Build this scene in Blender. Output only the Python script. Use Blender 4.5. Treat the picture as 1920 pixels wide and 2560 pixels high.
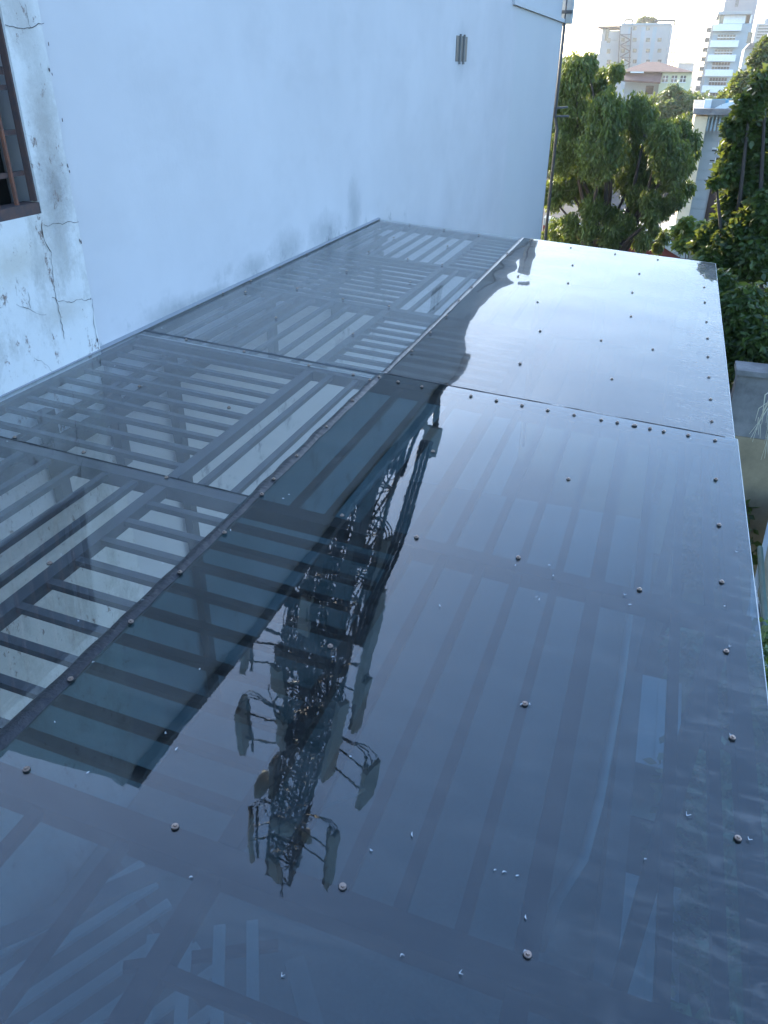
import bpy, bmesh, math, random
from mathutils import Vector, Matrix, noise
random.seed(7)
PI = math.pi
sc = bpy.context.scene
for o in list(bpy.data.objects): bpy.data.objects.remove(o)
C = sc.collection

# ------------------------------------------------------------------ camera
F = 1938.0; CX, CY = 960.0, 1280.0
vN = Vector((-30, 3384, F)); vD = Vector((776, -1103, F))
Zc = -vN.normalized(); Yc = (vD - vD.dot(Zc)*Zc).normalized(); Xc = Yc.cross(Zc)
if Xc.x < 0: Xc = -Xc
CAM = Vector((0, 0, 1.55)); SL = 0.0596564
def w2(v): return Vector((Xc.dot(v), Yc.dot(v), Zc.dot(v)))
def ray(x, y): return w2(Vector((x-CX, y-CY, F)).normalized())
def at_y(x, y, Y):
    r = ray(x, y); return CAM + r*((Y-CAM.y)/r.y)
def at_x(x, y, X):
    r = ray(x, y); return CAM + r*((X-CAM.x)/r.x)
def at_z(x, y, Z):
    r = ray(x, y); return CAM + r*((Z-CAM.z)/r.z)
def at_roof(x, y):
    r = ray(x, y); t = -(CAM.z+SL*CAM.x)/(r.z+SL*r.x); return CAM + r*t
cam = bpy.data.cameras.new('camera'); camo = bpy.data.objects.new('camera', cam); C.objects.link(camo)
right, down, fwd = w2(Vector((1,0,0))), w2(Vector((0,1,0))), w2(Vector((0,0,1)))
M = Matrix(((right.x, -down.x, -fwd.x, CAM.x), (right.y, -down.y, -fwd.y, CAM.y), (right.z, -down.z, -fwd.z, CAM.z), (0,0,0,1)))
camo.matrix_world = M
cam.sensor_fit = 'VERTICAL'; cam.sensor_height = 36; cam.lens = 36*F/2560
cam.clip_start = .05; cam.clip_end = 3000
sc.camera = camo

# ------------------------------------------------------------------ sky, sun, exposure
SUN_AZ, SUN_EL = math.radians(-38), math.radians(16)
w = bpy.data.worlds.new('World'); sc.world = w; w.use_nodes = True
nt = w.node_tree; nt.nodes.clear()
bg = nt.nodes.new('ShaderNodeBackground'); out = nt.nodes.new('ShaderNodeOutputWorld')
sky = nt.nodes.new('ShaderNodeTexSky'); sky.sky_type = 'NISHITA'; sky.sun_disc = False
sky.sun_elevation = SUN_EL; sky.sun_rotation = SUN_AZ
sky.dust_density = 1.3; sky.air_density = 1.0; sky.ozone_density = 3.6
nt.links.new(sky.outputs[0], bg.inputs[0]); bg.inputs[1].default_value = 0.14
nt.links.new(bg.outputs[0], out.inputs[0])
sun = bpy.data.lights.new('sun', 'SUN'); sun.energy = 2.0; sun.angle = math.radians(.5); sun.color = (1, .88, .70)
suno = bpy.data.objects.new('sun', sun); C.objects.link(suno)
sd = Vector((math.sin(SUN_AZ)*math.cos(SUN_EL), math.cos(SUN_AZ)*math.cos(SUN_EL), math.sin(SUN_EL)))
suno.rotation_euler = sd.to_track_quat('Z', 'Y').to_euler(); suno.location = (-20, 30, 30)
sc.view_settings.view_transform = 'Standard'; sc.view_settings.look = 'None'
sc.view_settings.exposure = 2.80; sc.view_settings.gamma = 1; sc.view_settings.use_curve_mapping = False
sc.render.engine = 'CYCLES'
sc.cycles.max_bounces = 12; sc.cycles.transparent_max_bounces = 24; sc.cycles.glossy_bounces = 4
sc.cycles.transmission_bounces = 6; sc.cycles.diffuse_bounces = 3

# ------------------------------------------------------------------ materials
def nodes(name):
    m = bpy.data.materials.new(name); m.use_nodes = True; n = m.node_tree; n.nodes.clear()
    o = n.nodes.new('ShaderNodeOutputMaterial'); return m, n, o
def N(n, t, **k):
    x = n.nodes.new(t)
    for a, b in k.items(): setattr(x, a, b)
    return x
def noise_tex(n, scale, detail=6, rough=.6, sx=(1,1,1), dist=0):
    tc = N(n, 'ShaderNodeTexCoord'); mp = N(n, 'ShaderNodeMapping'); mp.inputs['Scale'].default_value = sx
    t = N(n, 'ShaderNodeTexNoise'); t.inputs['Scale'].default_value = scale; t.inputs['Detail'].default_value = detail
    t.inputs['Roughness'].default_value = rough; t.inputs['Distortion'].default_value = dist
    n.links.new(tc.outputs['Object'], mp.inputs[0]); n.links.new(mp.outputs[0], t.inputs[0]); return t.outputs[0]
def ramp(n, src, stops):
    r = N(n, 'ShaderNodeValToRGB'); e = r.color_ramp.elements
    while len(e) < len(stops): e.new(.5)
    for q, (p, c) in zip(e, stops):
        q.position = p; q.color = (c, c, c, 1) if isinstance(c, (int, float)) else (*c, 1)
    n.links.new(src, r.inputs[0]); return r.outputs[0]
def mixc(n, fac, a, b, mode='MIX'):
    m = N(n, 'ShaderNodeMix', data_type='RGBA', blend_type=mode)
    for s, v in ((m.inputs[0], fac), (m.inputs[6], a), (m.inputs[7], b)):
        if hasattr(v, 'links') or hasattr(v, 'is_linked'): n.links.new(v, s)
        elif isinstance(v, (int, float)): s.default_value = v
        else: s.default_value = (*v, 1)
    return m.outputs[2]
def bump(n, h, strength=.3, dist=.01):
    b = N(n, 'ShaderNodeBump'); b.inputs['Strength'].default_value = strength; b.inputs['Distance'].default_value = dist
    n.links.new(h, b.inputs['Height']); return b.outputs[0]
def mat(name, col, rough=.7, metal=0, var=.25, scale=8, sx=(1,1,1), col2=None, bmp=.15, spec=.5):
    m, n, o = nodes(name); p = N(n, 'ShaderNodeBsdfPrincipled')
    f = noise_tex(n, scale, 6, .65, sx)
    c2 = col2 or tuple(v*(1-var) for v in col)
    n.links.new(mixc(n, ramp(n, f, [(.35, 0), (.65, 1)]), col, c2), p.inputs['Base Color'])
    p.inputs['Roughness'].default_value = rough; p.inputs['Metallic'].default_value = metal
    p.inputs['Specular IOR Level'].default_value = spec
    if bmp: n.links.new(bump(n, f, bmp, .01), p.inputs['Normal'])
    n.links.new(p.outputs[0], o.inputs[0]); return m

def sheet_mat(name, tint, dust_lo, dust_hi, haze, haze_rough, edge=0.0, refl=.07, gz=.85):
    """polycarbonate: Schlick gloss over tinted see-through, scuffs and dust as thin diffuse film"""
    m, n, o = nodes(name)
    lw = N(n, 'ShaderNodeLayerWeight'); lw.inputs['Blend'].default_value = .5
    pw = N(n, 'ShaderNodeMath', operation='POWER'); pw.inputs[1].default_value = 5; n.links.new(lw.outputs['Facing'], pw.inputs[0])
    mu = N(n, 'ShaderNodeMath', operation='MULTIPLY_ADD'); mu.inputs[1].default_value = gz; mu.inputs[2].default_value = refl
    n.links.new(pw.outputs[0], mu.inputs[0])
    hz = noise_tex(n, 2.2, 3, .5, (1, 1, 1))
    bmpn = bump(n, noise_tex(n, 45, 3, .5, (1, .55, 1)), .012, .003)
    gl = N(n, 'ShaderNodeBsdfGlossy'); gl.inputs['Roughness'].default_value = .003
    n.links.new(bmpn, gl.inputs['Normal'])
    gh = N(n, 'ShaderNodeBsdfGlossy'); gh.inputs['Roughness'].default_value = haze_rough
    tr = N(n, 'ShaderNodeBsdfTransparent'); tr.inputs[0].default_value = (*[math.sqrt(v) for v in tint], 1)
    g2 = N(n, 'ShaderNodeMixShader'); g2.inputs[0].default_value = haze
    n.links.new(gl.outputs[0], g2.inputs[1]); n.links.new(gh.outputs[0], g2.inputs[2])
    mx = N(n, 'ShaderNodeMixShader'); n.links.new(mu.outputs[0], mx.inputs[0]); n.links.new(tr.outputs[0], mx.inputs[1]); n.links.new(g2.outputs[0], mx.inputs[2])
    # dust film
    d1 = ramp(n, noise_tex(n, 5, 10, .72, (.35, 1.6, 1), 1.2), [(.45, 0), (.8, 1)])
    d2 = ramp(n, noise_tex(n, 60, 4, .6, (.3, 2.0, 1)), [(.5, 0), (.85, 1)])
    tc = N(n, 'ShaderNodeTexCoord'); sp = N(n, 'ShaderNodeSeparateXYZ'); n.links.new(tc.outputs['Object'], sp.inputs[0])
    eg = N(n, 'ShaderNodeMapRange'); eg.inputs[1].default_value = -.05; eg.inputs[2].default_value = .5; eg.inputs[3].default_value = 0; eg.inputs[4].default_value = edge
    n.links.new(sp.outputs[0], eg.inputs[0])
    a = N(n, 'ShaderNodeMath', operation='MULTIPLY_ADD'); n.links.new(d1, a.inputs[0]); a.inputs[1].default_value = dust_hi-dust_lo; a.inputs[2].default_value = dust_lo
    b = N(n, 'ShaderNodeMath', operation='MULTIPLY_ADD'); n.links.new(d2, b.inputs[0]); b.inputs[1].default_value = dust_hi*.35; n.links.new(a.outputs[0], b.inputs[2])
    c = N(n, 'ShaderNodeMath', operation='MULTIPLY'); n.links.new(eg.outputs[0], c.inputs[0])
    d3 = ramp(n, noise_tex(n, 16, 9, .75, (.45, 1.5, 1), .6), [(.50, 0), (.62, 1)]); n.links.new(d3, c.inputs[1])
    s = N(n, 'ShaderNodeMath', operation='ADD'); n.links.new(b.outputs[0], s.inputs[0]); n.links.new(c.outputs[0], s.inputs[1])
    df = N(n, 'ShaderNodeBsdfDiffuse'); df.inputs[0].default_value = (.58, .53, .47, 1)
    m2 = N(n, 'ShaderNodeMixShader'); n.links.new(s.outputs[0], m2.inputs[0]); n.links.new(mx.outputs[0], m2.inputs[1]); n.links.new(df.outputs[0], m2.inputs[2])
    n.links.new(m2.outputs[0], o.inputs[0]); return m

M_clear = sheet_mat('clear polycarbonate', (.92, .95, .96), .012, .05, .0, .2)
M_clear2 = sheet_mat('clear polycarbonate dusty', (.86, .90, .90), .07, .13, .0, .2)
M_dark = sheet_mat('smoked polycarbonate', (.075, .155, .195), .012, .06, .0, .15, .10, .07)
M_dark2 = sheet_mat('smoked polycarbonate scuffed', (.10, .12, .125), .07, .22, .24, .12, .25, .09, .52)
M_edge = mat('sheet cut edge', (.62, .60, .55), .4)
M_steel = mat('painted grey steel', (.055, .060, .066), .55, 0, .3, 5)
M_seal = mat('black sealant', (.014, .016, .020), .28, 0, .5, 30, bmp=.8)
M_bolt = mat('zinc bolt', (.40, .29, .23), .42, .6, .3, 300, bmp=0)
M_rubber = mat('rubber washer', (.02, .02, .02), .7, bmp=0)
M_shred = mat('white plastic shaving', (.62, .62, .62), .5, bmp=0)
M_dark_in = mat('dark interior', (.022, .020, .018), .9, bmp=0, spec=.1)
M_rust = mat('rusty steel', (.10, .055, .045), .8, .1, .5, 22, col2=(.055, .042, .045), bmp=.4)
M_rustlight = mat('rusty orange bar', (.20, .075, .04), .85, 0, .5, 30, col2=(.10, .05, .04))
M_concrete = mat('weathered concrete', (.22, .21, .20), .9, 0, .5, 3, bmp=.5)
M_tile = mat('grey green terrace floor', (.21, .26, .25), .5, 0, .3, 40)
M_tower = mat('galvanised tower steel', (.16, .165, .16), .55, .4, .4, 4)
M_tcable = mat('black cable', (.012, .012, .013), .5, bmp=0)
M_panel = mat('antenna radome', (.55, .54, .48), .6, 0, .15, 3, bmp=0)
M_white = mat('white enamel', (.72, .73, .72), .45, 0, .12, 4)
M_glassdk = mat('dark window glass', (.04, .05, .06), .08, 0, .3, 1, bmp=0, spec=.8)
M_bark = mat('bark', (.06, .045, .035), .9, 0, .4, 12, sx=(1,1,.2), bmp=.8)
M_redwall = mat('dark red painted wall', (.16, .028, .022), .8, 0, .35, 3)
M_coping = mat('pale green white coping', (.42, .47, .45), .7, 0, .3, 4)
M_cream = mat('cream plaster', (.60, .54, .40), .85, 0, .15, 2)
M_fin = mat('cream plaster sun in colour', (.72, .58, .38), .85, 0, .12, 2)  # sunlight on the fin is put into its warmer colour
M_yellow = mat('pale yellow plaster', (.62, .60, .40), .85, 0, .12, 1)
M_brownroof = mat('brown roof tiles', (.13, .055, .04), .85, 0, .35, 2)
M_pale = mat('pale facade', (.34, .35, .34), .85, 0, .12, .5)
M_pale2 = mat('pale blue facade', (.27, .35, .38), .8, 0, .12, .5)
M_tower_grey = mat('grey concrete tower', (.26, .26, .27), .85, 0, .1, .3)
M_ground = mat('ground', (.055, .05, .045), .95, 0, .4, 1, bmp=.5)
M_asphalt = mat('asphalt', (.045, .045, .048), .9, 0, .3, 3)
M_corr = mat('white corrugated roof', (.50, .50, .48), .6, 0, .25, 3)
M_darkwood = mat('dark brown door', (.045, .022, .016), .7, 0, .4, 6, sx=(4,1,1))
M_blue = mat('blue painted steel', (.10, .30, .42), .5, 0, .2, 4)
M_ochre = mat('ochre wall', (.30, .23, .14), .85, 0, .3, 3)
M_greendoor = mat('green shutter', (.10, .16, .13), .6, 0, .3, 4)

def leaf_mat(name, a, b):
    m, n, o = nodes(name); p = N(n, 'ShaderNodeBsdfPrincipled')
    oi = N(n, 'ShaderNodeNewGeometry')
    c = mixc(n, oi.outputs['Random Per Island'], a, b)
    n.links.new(c, p.inputs['Base Color']); p.inputs['Roughness'].default_value = .42
    tl = N(n, 'ShaderNodeBsdfTranslucent'); n.links.new(mixc(n, .5, c, (.42, .46, .05)), tl.inputs[0])
    mx = N(n, 'ShaderNodeMixShader'); mx.inputs[0].default_value = .30
    n.links.new(p.outputs[0], mx.inputs[1]); n.links.new(tl.outputs[0], mx.inputs[2]); n.links.new(mx.outputs[0], o.inputs[0]); return m
M_leaf = leaf_mat('leaf mid green', (.022, .052, .012), (.085, .135, .025))
M_leaf2 = leaf_mat('leaf deep green', (.014, .036, .010), (.070, .115, .022))
M_leaf3 = leaf_mat('leaf far', (.04, .075, .03), (.07, .11, .035))
M_leaf4 = leaf_mat('leaf light', (.06, .12, .02), (.13, .20, .03))

M_leaf5 = leaf_mat('leaf with light in colour', (.10, .18, .06), (.42, .48, .26))  # light on the shrubs under the sheet is put into this paleness
def wall_mat(name, base, crack=0.0, mildew_shade=0.0):
    m, n, o = nodes(name); p = N(n, 'ShaderNodeBsdfPrincipled')
    f = noise_tex(n, .8, 5, .6); f2 = noise_tex(n, 30, 5, .6)
    c = mixc(n, ramp(n, f, [(.3, 0), (.7, 1)]), base, tuple(v*.88 for v in base))
    c = mixc(n, ramp(n, noise_tex(n, 2.6, 9, .7, (1, .5, 1)), [(.5, 0), (.62, .22), (.75, .3)]), c, tuple(v*.80 for v in base))
    # faint rain streaks
    st = ramp(n, noise_tex(n, 3.0, 6, .6, (1, 1, .05)), [(.52, 0), (.8, 1)])
    c = mixc(n, ramp(n, st, [(0, 0), (1, .10 + .15*crack)]), c, (.42, .43, .43))
    tc = N(n, 'ShaderNodeTexCoord'); sp = N(n, 'ShaderNodeSeparateXYZ'); n.links.new(tc.outputs['Object'], sp.inputs[0])
    if mildew_shade:
        # damp stain band just above the canopy flashing
        mr = N(n, 'ShaderNodeMapRange'); n.links.new(sp.outputs[2], mr.inputs[0])
        mr.inputs[1].default_value = .17; mr.inputs[2].default_value = .36; mr.inputs[3].default_value = .9; mr.inputs[4].default_value = 0
        mm = ramp(n, noise_tex(n, 1.9, 7, .72, (1, 1, .8)), [(.56, 0), (.66, 1)])
        x = N(n, 'ShaderNodeMath', operation='MULTIPLY'); n.links.new(mr.outputs[0], x.inputs[0]); n.links.new(mm, x.inputs[1])
        yr = N(n, 'ShaderNodeMapRange'); n.links.new(sp.outputs[1], yr.inputs[0]); yr.inputs[1].default_value = 9.2; yr.inputs[2].default_value = 8.6; yr.inputs[3].default_value = 0; yr.inputs[4].default_value = 1
        y = N(n, 'ShaderNodeMath', operation='MULTIPLY'); n.links.new(x.outputs[0], y.inputs[0]); n.links.new(yr.outputs[0], y.inputs[1])
        c = mixc(n, y.outputs[0], c, (.10, .12, .12))
        # grimy far end
        gr = N(n, 'ShaderNodeMapRange'); n.links.new(sp.outputs[1], gr.inputs[0]); gr.inputs[1].default_value = 14.6; gr.inputs[2].default_value = 15.1; gr.inputs[3].default_value = 0; gr.inputs[4].default_value = .55
        c = mixc(n, gr.outputs[0], c, (.50, .51, .50))
    def blob(y0, z0, ry, rz_, sc_=9, amt=.9):
        a1 = N(n, 'ShaderNodeMath', operation='MULTIPLY_ADD'); n.links.new(sp.outputs[1], a1.inputs[0]); a1.inputs[1].default_value = 1/ry; a1.inputs[2].default_value = -y0/ry
        a2 = N(n, 'ShaderNodeMath', operation='MULTIPLY_ADD'); n.links.new(sp.outputs[2], a2.inputs[0]); a2.inputs[1].default_value = 1/rz_; a2.inputs[2].default_value = -z0/rz_
        cb_ = N(n, 'ShaderNodeCombineXYZ'); n.links.new(a1.outputs[0], cb_.inputs[0]); n.links.new(a2.outputs[0], cb_.inputs[1])
        ln = N(n, 'ShaderNodeVectorMath', operation='LENGTH'); n.links.new(cb_.outputs[0], ln.inputs[0])
        nz = noise_tex(n, sc_, 12, .82); ad = N(n, 'ShaderNodeMath', operation='MULTIPLY_ADD'); n.links.new(nz, ad.inputs[0]); ad.inputs[1].default_value = 1.6; n.links.new(ln.outputs['Value'], ad.inputs[2])
        return ramp(n, ad.outputs[0], [(.0, amt), (.35, amt*.8), (1.0, 0)]) if False else mapr(ad.outputs[0], .95, 1.75, amt, 0)
    def mapr(v, a0, a1, b0, b1):
        r = N(n, 'ShaderNodeMapRange'); n.links.new(v, r.inputs[0])
        for q, val in zip((1, 2, 3, 4), (a0, a1, b0, b1)): r.inputs[q].default_value = val
        return r.outputs[0]
    if mildew_shade:
        for q in ((4.15, .20, .40, .11), (4.6, .20, .5, .05), (5.3, .24, .34, .13), (5.9, .26, .42, .20), (6.7, .26, .5, .24), (7.4, .30, .22, .5)):
            c = mixc(n, blob(*q, sc_=6.5, amt=.36), c, (.10, .12, .12))
        c = mixc(n, blob(11.26, 1.72, .55, .42, 5, .35), c, (.25, .26, .27))
        c = mixc(n, mapr(sp.outputs[1], 11.5, 18, 0, .5), c, (.38, .39, .41))  # tree shade painted in: wall greys gradually towards its far end
    if crack:
        c = mixc(n, blob(3.32, 1.02, .16, .26, 14, .85), c, (.24, .23, .22))
        c = mixc(n, blob(3.28, .80, .10, .22, 20, .7), c, (.26, .25, .24))
        c = mixc(n, blob(3.33, 1.30, .13, .30, 26, .75), c, (.33, .30, .27))
        c = mixc(n, blob(3.30, 1.75, .13, .25, 24, .6), c, (.36, .33, .30))
        c = mixc(n, blob(3.20, .45, .25, .10, 18, .45), c, (.40, .36, .30))
        c = mixc(n, ramp(n, noise_tex(n, 16, 9, .8, (1, 1, .55)), [(.60, 0), (.63, .9)]), c, (.22, .16, .14))
        c = mixc(n, blob(3.36, 1.55, .14, .35, 16, .4), c, (.36, .35, .33))
        c = mixc(n, blob(2.95, .74, .35, .14, 12, .5), c, (.42, .37, .29))
        cc = noise_tex(n, 2.3, 8, .75)
        pt = ramp(n, noise_tex(n, 3.2, 9, .75, (1, 1, .6)), [(.50, 0), (.66, 1)])
        c = mixc(n, pt, c, (.42, .40, .37))
        pz = ramp(n, noise_tex(n, 7.5, 9, .8, (1, 1, .6)), [(.60, 0), (.64, 1)])
        c = mixc(n, pz, c, (.20, .15, .13))
    n.links.new(c, p.inputs['Base Color']); p.inputs['Roughness'].default_value = .82; p.inputs['Specular IOR Level'].default_value = .25
    f3 = noise_tex(n, 3.5, 7, .62, (1, 1, .7)); mxh = N(n, 'ShaderNodeMath', operation='MULTIPLY_ADD'); n.links.new(f3, mxh.inputs[0]); mxh.inputs[1].default_value = 2.5; n.links.new(f2, mxh.inputs[2])
    n.links.new(bump(n, mxh.outputs[0], .16 + .3*crack, .006), p.inputs['Normal'])
    n.links.new(p.outputs[0], o.inputs[0]); return m
M_wall = wall_mat('white wall paint', (.575, .55, .555), 0, 1)
M_old = wall_mat('old cracked whitewash', (.66, .64, .62), 1)

# ------------------------------------------------------------------ mesh helpers
def finish(name, bm, m, parent=None, smooth=False):
    me = bpy.data.meshes.new(name); bm.to_mesh(me); bm.free(); me.materials.append(m)
    if smooth:
        for p in me.polygons: p.use_smooth = True
    o = bpy.data.objects.new(name, me); C.objects.link(o)
    if parent: o.parent = parent; o.matrix_parent_inverse = Matrix.Translation(-parent.location) if False else parent.matrix_world.inverted()
    return o
def box(bm, a, b, mtx=None):
    x0, y0, z0 = a; x1, y1, z1 = b
    vs = [Vector(p) for p in ((x0,y0,z0),(x1,y0,z0),(x1,y1,z0),(x0,y1,z0),(x0,y0,z1),(x1,y0,z1),(x1,y1,z1),(x0,y1,z1))]
    if mtx: vs = [mtx @ v for v in vs]
    v = [bm.verts.new(p) for p in vs]
    for f in ((0,3,2,1),(4,5,6,7),(0,1,5,4),(1,2,6,5),(2,3,7,6),(3,0,4,7)): bm.faces.new([v[i] for i in f])
def prism(bm, poly, ext):
    """poly list of Vectors (planar), extruded along ext"""
    a = [bm.verts.new(p) for p in poly]; b = [bm.verts.new(Vector(p)+ext) for p in poly]
    n = len(poly); bm.faces.new(a[::-1]); bm.faces.new(b)
    for i in range(n): bm.faces.new((a[i], a[(i+1) % n], b[(i+1) % n], b[i]))
def tube(bm, pts, r, seg=6, r1=None):
    pts = [Vector(p) for p in pts]; rings = []; n = len(pts)
    for i, p in enumerate(pts):
        t = (pts[min(i+1, n-1)]-pts[max(i-1, 0)]).normalized()
        u = t.orthogonal().normalized() if i == 0 else (u - u.dot(t)*t).normalized()
        v = t.cross(u); rr = r if r1 is None else r+(r1-r)*i/(n-1)
        rings.append([bm.verts.new(p+(u*math.cos(2*PI*k/seg)+v*math.sin(2*PI*k/seg))*rr) for k in range(seg)])
    for a, b in zip(rings, rings[1:]):
        for k in range(seg): bm.faces.new((a[k], a[(k+1) % seg], b[(k+1) % seg], b[k]))
    bm.faces.new(rings[0][::-1]); bm.faces.new(rings[-1])
def bar(bm, a, b, w, h, up=Vector((0,0,1))):
    """rectangular bar from a to b, width w across, height h along up"""
    a, b = Vector(a), Vector(b); t = (b-a).normalized(); s = t.cross(up).normalized(); u = s.cross(t)
    m = Matrix((( t.x, s.x, u.x, a.x), (t.y, s.y, u.y, a.y), (t.z, s.z, u.z, a.z), (0,0,0,1)))
    box(bm, (0, -w/2, -h/2), ((b-a).length, w/2, h/2), m)
def thing(name, label, cat, loc=(0,0,0), group=None, rot=0):
    o = bpy.data.objects.new(name, None); o.empty_display_size = .2; C.objects.link(o); o.location = loc; o.rotation_euler[2] = rot
    o['label'] = label; o['category'] = cat
    if group: o['group'] = group
    bpy.context.view_layer.update()
    return o
def tag(o, label, cat, group=None):
    o['label'] = label; o['category'] = cat
    if group: o['group'] = group
    return o
def struct(o): o['kind'] = 'structure'; return o
def part(name, m, parent, fn, smooth=False):
    bm = bmesh.new(); fn(bm); return finish(name, bm, m, parent, smooth)
def share(o, loc=None, mtx=None, parent=None, name=None):
    c = o.copy(); C.objects.link(c)
    if parent is not None: c.parent = parent; c.matrix_parent_inverse = parent.matrix_world.inverted()
    if mtx is not None: c.matrix_basis = mtx
    if loc is not None: c.location = loc
    return c

# ------------------------------------------------------------------ ground
GZ = -8.0
bm = bmesh.new(); bmesh.ops.create_grid(bm, x_segments=4, y_segments=4, size=1500)
g = struct(finish('ground', bm, M_ground)); g.location = (0, 0, GZ)
bm = bmesh.new(); box(bm, (-2.84, -.5, -3.1), (.30, 8.2, -2.9)); struct(finish('terrace_floor', bm, M_tile))
bm = bmesh.new(); box(bm, (.30, -.5, GZ), (.42, 8.2, -2.55)); t = finish('terrace_parapet_wall', bm, M_concrete); tag(t, 'low grey concrete parapet of the terrace beneath the smoked sheets', 'wall')
bm = bmesh.new(); box(bm, (-3.0, -.5, GZ), (.28, 8.2, -3.12)); t = finish('lower_storey', bm, M_concrete); tag(t, 'lower storey of the house carrying the covered terrace', 'building')
bm = bmesh.new(); box(bm, (.9, 16, GZ), (60, 24, GZ+.06)); struct(finish('road', bm, M_asphalt))

# ------------------------------------------------------------------ white neighbour building (its long wall faces +x)
WX = -2.87
wb = thing('white_building', 'long windowless white painted wall of the neighbouring building beside the canopy', 'building', (WX, 8, GZ))
def f(bm):
    box(bm, (-13, 3.45, GZ), (WX, 14.3, 3.70))
    prism(bm, [(WX, 14.3, GZ), (WX, 20.0, GZ), (WX, 20.0, 2.45), (WX, 14.3, 2.45)], Vector((-10, 0, 0)))
    # set-back upper storey of the far block
    box(bm, (-13, 14.3, 2.45), (WX-.03, 19.9, 3.0))
part('wall', M_wall, wb, f)
def f(bm):
    box(bm, (-13.1, 3.38, 3.70), (WX+.10, 14.36, 3.80))
part('coping', M_concrete, wb, f)
part('coping', M_wall, wb, lambda bm: (box(bm, (WX-.02, 14.37, 2.43), (WX+.04, 20.03, 2.50))))
# vent opening of three dark slots high on the wall
v = part('vent', M_steel, wb, lambda bm: box(bm, (WX-.05, 10.98, 1.63), (WX+.006, 11.54, 1.91)))
for k in range(2):
    y = 11.14 + .2*k
    part('vent_bar', M_concrete, wb, lambda bm: box(bm, (WX, y, 1.60), (WX+.02, y+.045, 1.93)))
part('drainpipe', M_steel, wb, lambda bm: (tube(bm, [(WX+.03, 20.08, 3.2), (WX+.03, 20.08, .62), (WX+.07, 20.35, .35), (WX+.07, 20.35, -7.8)], .035, 10)), True)
part('drainpipe', M_rust, wb, lambda bm: (tube(bm, [(WX-.05, 20.2, 3.2), (WX-.05, 20.2, -7.8)], .03, 8)), True)
part('bracket', M_steel, wb, lambda bm: (bar(bm, (WX-.1, 20.0, .78), (WX+.25, 20.4, .80), .04, .04), bar(bm, (WX-.1, 20.0, .62), (WX+.30, 20.4, .62), .04, .04), bar(bm, (WX+.22, 20.36, .80), (WX+.22, 20.36, .45), .03, .03)))
a = thing('wall_box', 'grey equipment box fixed at the far top corner of the white wall', 'equipment box', (WX, 20.3, 2.6))
part('casing', M_pale, a, lambda bm: box(bm, (WX-.1, 20.05, 2.42), (WX+.16, 20.4, 3.3)))
part('clamp', M_steel, a, lambda bm: box(bm, (WX-.12, 20.02, 2.6), (WX+.18, 20.05, 2.66)))

# ------------------------------------------------------------------ old wall with barred window (left)
ow = thing('old_wall', 'old cracked whitewashed wall with a rusty barred window at the left', 'wall', (WX, 2.5, -3))
wy1 = at_x(104, 560, WX).y; wz0 = .93; wy0 = 1.2; wz1 = 2.0
def f(bm):
    x0, x1 = WX-.035, WX+.016
    # solid pieces around the window opening, jagged right edge
    prism(bm, [(x1, -3, GZ), (x1, 3.43, GZ), (x1, 3.44, wz0), (x1, -3, wz0)], Vector((x0-x1, 0, 0)))
    edge = [(x1, 3.44 + random.uniform(-.006, .004), wz0 + i*(3.72-wz0)/30) for i in range(31)]
    prism(bm, [(x1, wy1, wz0), *edge, (x1, 3.30, 3.72), (x1, wy1-.005, 3.50)], Vector((x0-x1, 0, 0)))
    prism(bm, [(x1, 2.38, wz1), (x1, wy1, wz1), (x1, wy1-.005, 3.50), (x1, 2.38, 2.33)], Vector((x0-x1, 0, 0)))
    box(bm, (x0, -3, wz1), (x1, 2.38, 2.30))
    box(bm, (x0, -3, wz0), (x1, wy0, wz1))
part('plaster', M_old, ow, f)
bm = bmesh.new(); box(bm, (-6, -3, GZ), (WX-.26, 3.3, 2.2))
# dark room behind the bars: open box
bm.free()
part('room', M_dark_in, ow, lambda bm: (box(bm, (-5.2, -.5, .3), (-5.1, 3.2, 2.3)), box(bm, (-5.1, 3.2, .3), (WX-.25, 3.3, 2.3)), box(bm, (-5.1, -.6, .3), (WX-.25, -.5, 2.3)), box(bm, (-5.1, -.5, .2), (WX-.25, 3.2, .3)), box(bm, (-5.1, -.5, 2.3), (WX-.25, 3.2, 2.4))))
wi = part('window', M_rust, ow, lambda bm: (box(bm, (WX-.08, wy0, wz0), (WX+.012, wy1-.001, wz0+.05)), box(bm, (WX-.03, wy1-.012, wz0+.055), (WX+.004, wy1-.001, wz1)), box(bm, (WX-.10, wy0, wz1-.04), (WX-.02, wy1-.028, wz1)), box(bm, (WX-.10, wy0, wz0+.055), (WX-.03, wy0+.03, wz1-.04))))
y = wy1-.112
while y > wy0+.05:
    part('bar', M_rustlight, wi, lambda bm: box(bm, (WX-.028, y-.006, wz0+.05), (WX-.012, y+.007, wz1-.04))); y -= .12
for z in [at_x(45, q, WX-.03).z-.012 for q in (179, 217, 329, 434)]:
    part('crossbar', M_rust, wi, lambda bm: box(bm, (WX-.046, wy0+.03, z), (WX-.030, wy1-.013, z+(.022 if z < 1.5 else .032))))
for y in (2.98, 2.78, 2.55):
    part('curtain_strip', M_concrete, wi, lambda bm: box(bm, (WX-.5, y, .9), (WX-.48, y+.05, 2.2)))
part('roller', M_panel, wi, lambda bm: tube(bm, [(WX-.3, 1.5, 1.42), (WX-.3, 3.1, 1.40)], .02, 8))
part('roller', M_panel, wi, lambda bm: tube(bm, [(WX-.34, 1.5, 1.12), (WX-.34, 3.1, 1.12)], .012, 8))
# low grey sill board inside
part('board', M_glassdk, wi, lambda bm: box(bm, (WX-.22, wy0, .93), (WX-.20, wy1-.03, 1.12)))
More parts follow.
